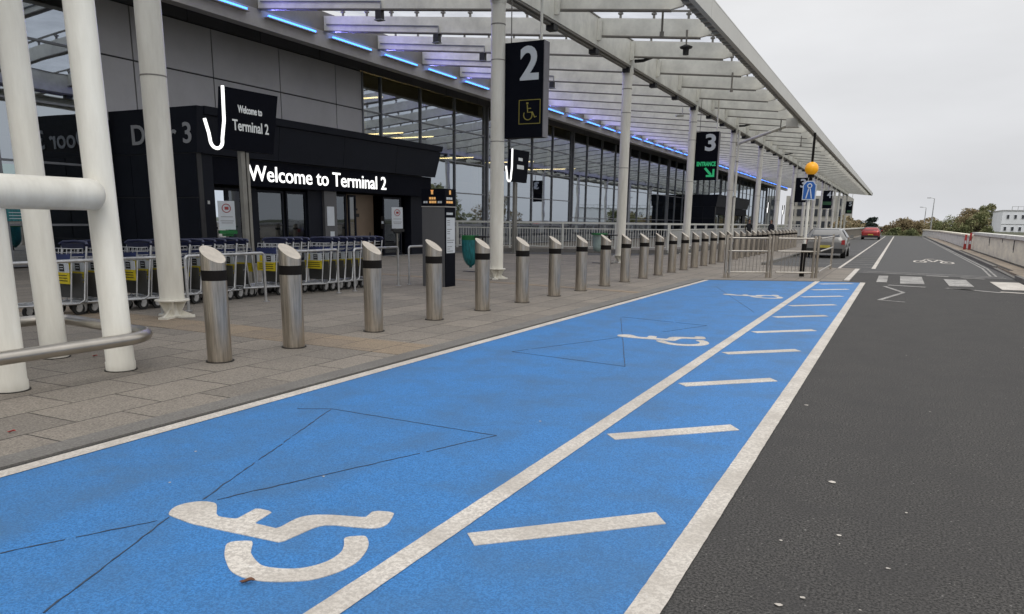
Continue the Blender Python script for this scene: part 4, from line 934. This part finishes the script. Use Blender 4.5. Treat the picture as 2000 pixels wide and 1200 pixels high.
# ================================================================== RIGHT PARAPET AND BEYOND
b = MB().m('parapet').box((4.2, -8, 0), (4.5, 56.6, 1.0))
H = empty('parapet_wall', (4.3, 0, 0), label='cream rendered parapet with streaks and flat coping along the road', cat='wall')
o = b.obj('wall_face'); o.parent = H; o.matrix_parent_inverse = Matrix.Translation((-4.3, 0, 0))
b = MB().m('coping')
for i in range(27): b.box((4.12, -8 + i * 2.4 + .006, 1.02), (4.62, -8 + (i + 1) * 2.4 - .006, 1.16))
o = b.obj('coping'); o.parent = H; o.matrix_parent_inverse = Matrix.Translation((-4.3, 0, 0))
b = MB().m('joint')
for y, z0 in ((46.4, .55), (46.6, .7), (36.9, .5), (37.0, .6), (33.2, .3), (41, .8)): b.tube([(4.197, y, z0), (4.197, y + .03, .98)], .018, 5)
o = b.obj('rain_streak'); o.parent = H; o.matrix_parent_inverse = Matrix.Translation((-4.3, 0, 0))
H = empty('parapet_wall', (4.2, 57, 0), label='lower weathered concrete parapet beyond the red barrier boards', cat='wall')
b = MB().m('coping').box((4.1, 57.2, 0), (4.4, 100, .86)).prism([(4.1, 100, 0), (4.4, 100, 0), (3.4, 128, 0), (3.1, 128, 0)], (0, 0, .86)); o = b.obj('wall_face'); o.parent = H; o.matrix_parent_inverse = Matrix.Translation((-4.2, -57, 0))
b = MB().m('parapet').box((4.02, 57.1, .88), (4.48, 100, 1.0)).prism([(4.02, 100, .88), (4.48, 100, .88), (3.48, 128, .88), (3.0, 128, .88)], (0, 0, .12)); 
o = b.obj('coping'); o.parent = H; o.matrix_parent_inverse = Matrix.Translation((-4.2, -57, 0))
b = MB().m('stone').box((-5.6, 66, 0), (-5.3, 150, .98)).m('coping').box((-5.7, 66, .99), (-5.2, 150, 1.1)).obj('boundary_wall', label='low brown stone wall along the left kerb near the red car', cat='wall')
for i, (x, lab) in enumerate(((3.78, 'red barrier board leaning at the parapet joint, left of the pair'), (4.0, 'red barrier board leaning at the parapet joint, right of the pair'))):
    H = empty('barrier_board', (x, 56 - i * .5, .1), rz=.15, label=lab, cat='barrier', group='red barrier boards by the parapet')
    o = MB().m('red').prism([(-.08, 0, 0), (.08, 0, 0), (.055, .04, .92 + .1 * i), (-.055, .04, .92 + .1 * i)], (0, .05, 0)).obj('board'); o.parent = H
    o = MB().m('white').prism([(-.05, -.004, .35), (.05, -.004, .35), (.045, .010, .55), (-.045, .010, .55)], (0, .003, 0)).obj('white_band'); o.parent = H
# white building
H = empty('white_building', (28, 300, -6), label='white clad block with small dark windows beyond the parapet', cat='building')
def a(name, mb, p=H):
    o = mb.obj(name); o.parent = p; o.matrix_parent_inverse = Matrix.Translation((-28, -300, 6)) if p == H else Matrix(); return o
bw = a('wall', MB().m('bldg').box((29.6, 300, -6), (75, 330, 6.6)))
a('roof_edge', MB().m('galv').box((29.4, 299.8, 6.61), (75.2, 330, 6.9))); a('band', MB().m('joint').box((29.6, 299.9, 2.35), (75, 299.99, 2.42)))
b = MB().m('galv')
for i in range(26): b.box((32 + i * 1.6, 300.5, 6.9), (32.15 + i * 1.6, 300.65, 8.0))
b.box((32, 300.5, 7.9), (74, 300.65, 8.02)); a('roof_rail', b)
for i in range(16):
    for z, o_ in ((4.2, 0), (.4, -.4)):
        x = 31.2 + o_ + i * 2.05; wdw = a('window', MB().m('bldg').box((x - .45, 299.86, z - .1), (x + .45, 299.99, z + 1.3)), H)
        p = MB().m('win').box((x - .34, 299.80, z), (x + .34, 299.85, z + 1.15)).obj('pane'); p.parent = wdw
H = empty('far_building', (-14, 215, 0), label='pale far block with dark windows seen between the last canopy columns', cat='building')
o = MB().m('stone2').box((-27, 215, -2), (-12.2, 240, 8.6)).obj('wall'); o.parent = H; o.matrix_parent_inverse = Matrix.Translation((14, -215, 0)); fw = o
for i in range(7):
    for z in (.6, 3.6, 6.2):
        o = MB().m('win').box((-26 + i * 1.9, 214.8, z), (-24.8 + i * 1.9, 214.95, z + 1.7)).obj('window'); o.parent = H; o.matrix_parent_inverse = Matrix.Translation((14, -215, 0))
# street lamps
for x, y, h, lab in ((4.75, 150, 6.0, 'tall grey street lamp rising above the trees at the road bend'), (4.3, 175, 5.0, 'shorter farther street lamp left of the tall one')):
    H = empty('street_lamp', (x, y, 0), label=lab, cat='street lamp')
    o = MB().m('galv').tube([(0, 0, -2), (0, 0, 2), (0, 0, h)], [.12, .09, .06], 8).tube([(0, 0, h), (-.6, 0, h + .1)], .04, 6).obj('pole'); o.parent = H
    o = MB().m('galv').box((-1.1, -.12, h + .02), (-.5, .12, h + .15)).obj('lamp_head'); o.parent = H

# ================================================================== PEOPLE (two dark figures by the railing)
def person(loc, rz, lab, step, top='coat', leg='jeans'):
    J = [(0, 0, .95), (0, 0, 1.15), (0, .01, 1.38), (0, .01, 1.50), (0, -.01, 1.58), (0, -.02, 1.68), (0, -.01, 1.76)]
    R = [.155, .14, .165, .065, .06, .095, .07]; Eg = [(i, i + 1) for i in range(6)]; MI = ['t', 't', 't', 's', 's', 's', 's']
    def chain(root, pts, rs):
        pr = root
        for p, r in zip(pts, rs): J.append(p); R.append(r); Eg.append((pr, len(J) - 1)); pr = len(J) - 1
        return pr
    for s in (-1, 1):
        chain(2, [(s * .19, .01, 1.40), (s * .25, .04, 1.15), (s * .24, -.10 * (1 + s * step), .93), (s * .235, -.13 * (1 + s * step), .84)], [.065, .05, .038, .03])
        chain(0, [(s * .09, 0, .88), (s * .10, -.10 * s * step * 3, .50), (s * .10, .12 * s * step * 2, .09), (s * .105, .12 * s * step * 2 - .16, .05)], [.095, .065, .045, .035])
    me = bpy.data.meshes.new('person'); me.from_pydata(J, Eg, []); ob = bpy.data.objects.new('person', me); col.objects.link(ob)
    md = ob.modifiers.new('s', 'SKIN'); md.use_smooth_shade = True
    for v, r in zip(me.skin_vertices[0].data, R): v.radius = (r, r * .8)
    me.skin_vertices[0].data[0].use_root = True
    sb = ob.modifiers.new('d', 'SUBSURF'); sb.levels = 1; sb.render_levels = 1
    dg = bpy.context.evaluated_depsgraph_get(); m2 = bpy.data.meshes.new_from_object(ob.evaluated_get(dg)); ob.modifiers.clear(); ob.data = m2
    for q in (top, leg, 'skin', 'mark'): m2.materials.append(M[q])
    for p in m2.polygons:
        c = p.center; p.material_index = 2 if (c.z > 1.5 or (abs(c.x) > .2 and c.z < .88 and c.z > .7)) else (0 if c.z > .8 else (1 if c.z > .1 else 3)); p.use_smooth = True
    ob.location = loc; ob.rotation_euler = (0, 0, rz); tag(ob, lab, 'person')
    hb = MB().m('hair'); bmesh.ops.create_uvsphere(hb.bm, u_segments=14, v_segments=10, radius=.112, matrix=Matrix.Translation((0, .02, 1.70)) @ Matrix.Diagonal((.9, 1, 1, 1)))
    bmesh.ops.delete(hb.bm, geom=[v for v in hb.bm.verts if v.co.y < -.03 and v.co.z < 1.74], context='VERTS'); o = hb.obj('hair'); o.parent = ob
    return ob
person((-9.65, 58, .006), .6, 'person in dark clothes walking by the railing, left of the two', .6); person((-8.5, 60.5, .006), -.5, 'person in a black jacket standing among the far trolleys, right of the two', .25)

# ================================================================== TREES
def tree(x, y, w_, h, lm, lab, z0=-2, n=900, ls=.32, grp='trees beyond the end of the road', skew=0):
    H = empty('tree', (x, y, z0), label=lab, cat='tree', group=grp)
    mb = MB().m('bark'); mb.tube([(0, 0, 0), (.1, 0, h * .35), (0, .1, h * .7)], [.22, .15, .06], 8)
    for i in range(6):
        t = random.uniform(0, 6.28); z = h * random.uniform(.25, .5); mb.tube([(0.05, 0, z), (math.cos(t) * w_ * .2, math.sin(t) * w_ * .2, z + h * .15), (math.cos(t) * w_ * .34, math.sin(t) * w_ * .34, z + h * .26)], [.09, .05, .02], 5)
    o = mb.obj('trunk'); o.parent = H
    lb = MB().m(lm)
    blobs = []
    for i in range(26):
        t = random.uniform(0, 6.28); rr = random.uniform(.1, 1) ** .6; zz = random.uniform(.18, 1); lim = math.sin(math.pi * min(1, .25 + zz * .68)) 
        blobs.append((math.cos(t) * rr * w_ * .48 * lim, math.sin(t) * rr * w_ * .42 * lim, 2 + (h - 2) * zz * .93 if 0 else h * zz * .90, random.uniform(.12, .2) * w_))
    for i in range(n):
        bx_, by_, bz_, br = random.choice(blobs); u = Vector((random.gauss(0, 1), random.gauss(0, 1), random.gauss(0, 1))).normalized() * br * random.uniform(.55, 1.08)
        c = Vector((bx_, by_, bz_)) + Vector((u.x, u.y, u.z * .75)); s = ls * random.uniform(.5, 1.3)
        q = Vector((random.gauss(0, 1), random.gauss(0, 1), random.gauss(0, 1))).normalized(); r = q.orthogonal().normalized(); v = q.cross(r)
        lb.face([c + r * s, c + v * s * .6, c - r * s, c - v * s * .6])
    o = lb.obj('crown', recalc=False); o.parent = H
TR = [(-4.2, 150, 3.4, 5.0, 'leaf_dark', 'dark blue-green conifer-like tree left of the wood beyond the red car'), (-1.6, 160, 4, 3.7, 'leaf_autumn', 'low brownish bush right of the dark tree'), (.4, 152, 5, 4.9, 'leaf_autumn', 'rounded autumn brown tree over the crest of the road'), (3.0, 157, 5, 4.3, 'leaf_autumn', 'autumn brown tree behind the tall street lamp'),
      (-.6, 145, 3.8, 3.3, 'leaf_green', 'low olive bush in front of the brown trees'), (1.8, 143, 3.6, 3.0, 'leaf_green', 'low green scrub beside the parapet end'), (6.0, 168, 6.5, 4.5, 'leaf_green', 'green tree just right of the street lamps'), (8.6, 165, 6.5, 5.2, 'leaf_green', 'mid green tree in the middle of the wood above the parapet'), (11.0, 170, 6.5, 5.9, 'leaf_autumn', 'brownish green tree right of the middle one'), (13.2, 168, 5.5, 6.3, 'leaf_green', 'green tree touching the left corner of the white building'), (28.5, 338, 9, 12.5, 'leaf_green', 'tallest green tree rising behind the white building corner'), (22.5, 335, 10, 10.5, 'leaf_autumn', 'large brownish tree left of the tallest one'),
      (36, 128, 11, 9.5, 'leaf_green', 'broad olive tree off to the right, mirrored in the terminal glass'), (47, 150, 13, 10.5, 'leaf_green', 'second olive tree off to the right, mirrored in the terminal glass'), (60, 200, 14, 11, 'leaf_autumn', 'brown tree off to the right, mirrored in the terminal glass'),
      (-8, 210, 7, 4.4, 'leaf_dark', 'small far dark tree beyond the canopy end'), (-12, 260, 9, 4.4, 'leaf_autumn', 'low far brown tree beyond the canopy end')]
for x, y, w_, h, lm, lab in TR: tree(x, y, w_, h, lm, lab, n=4200, ls=.15 if w_ < 8 else .30)
# woodland mass behind, one far belt
lb = MB().m('leaf_autumn')
for i in range(16000):
    x = random.uniform(-14, 16.3); y = random.uniform(182, 200); hh = 2.6 + .9 * math.sin(x * .45) + .6 * math.sin(x * 1.1 + 1) + .05 * max(0, x)
    c = Vector((x, y, random.uniform(-2.5, hh - .6))); s = random.uniform(.12, .34); q = Vector((random.gauss(0, 1), random.gauss(0, 1), random.gauss(0, 1))).normalized(); r = q.orthogonal().normalized(); v = q.cross(r)
    lb.face([c + r * s, c + v * s * .6, c - r * s, c - v * s * .6])
lb.obj('woodland', recalc=False, kind='stuff', label='far belt of brown autumn woodland behind the nearer trees', cat='woodland')
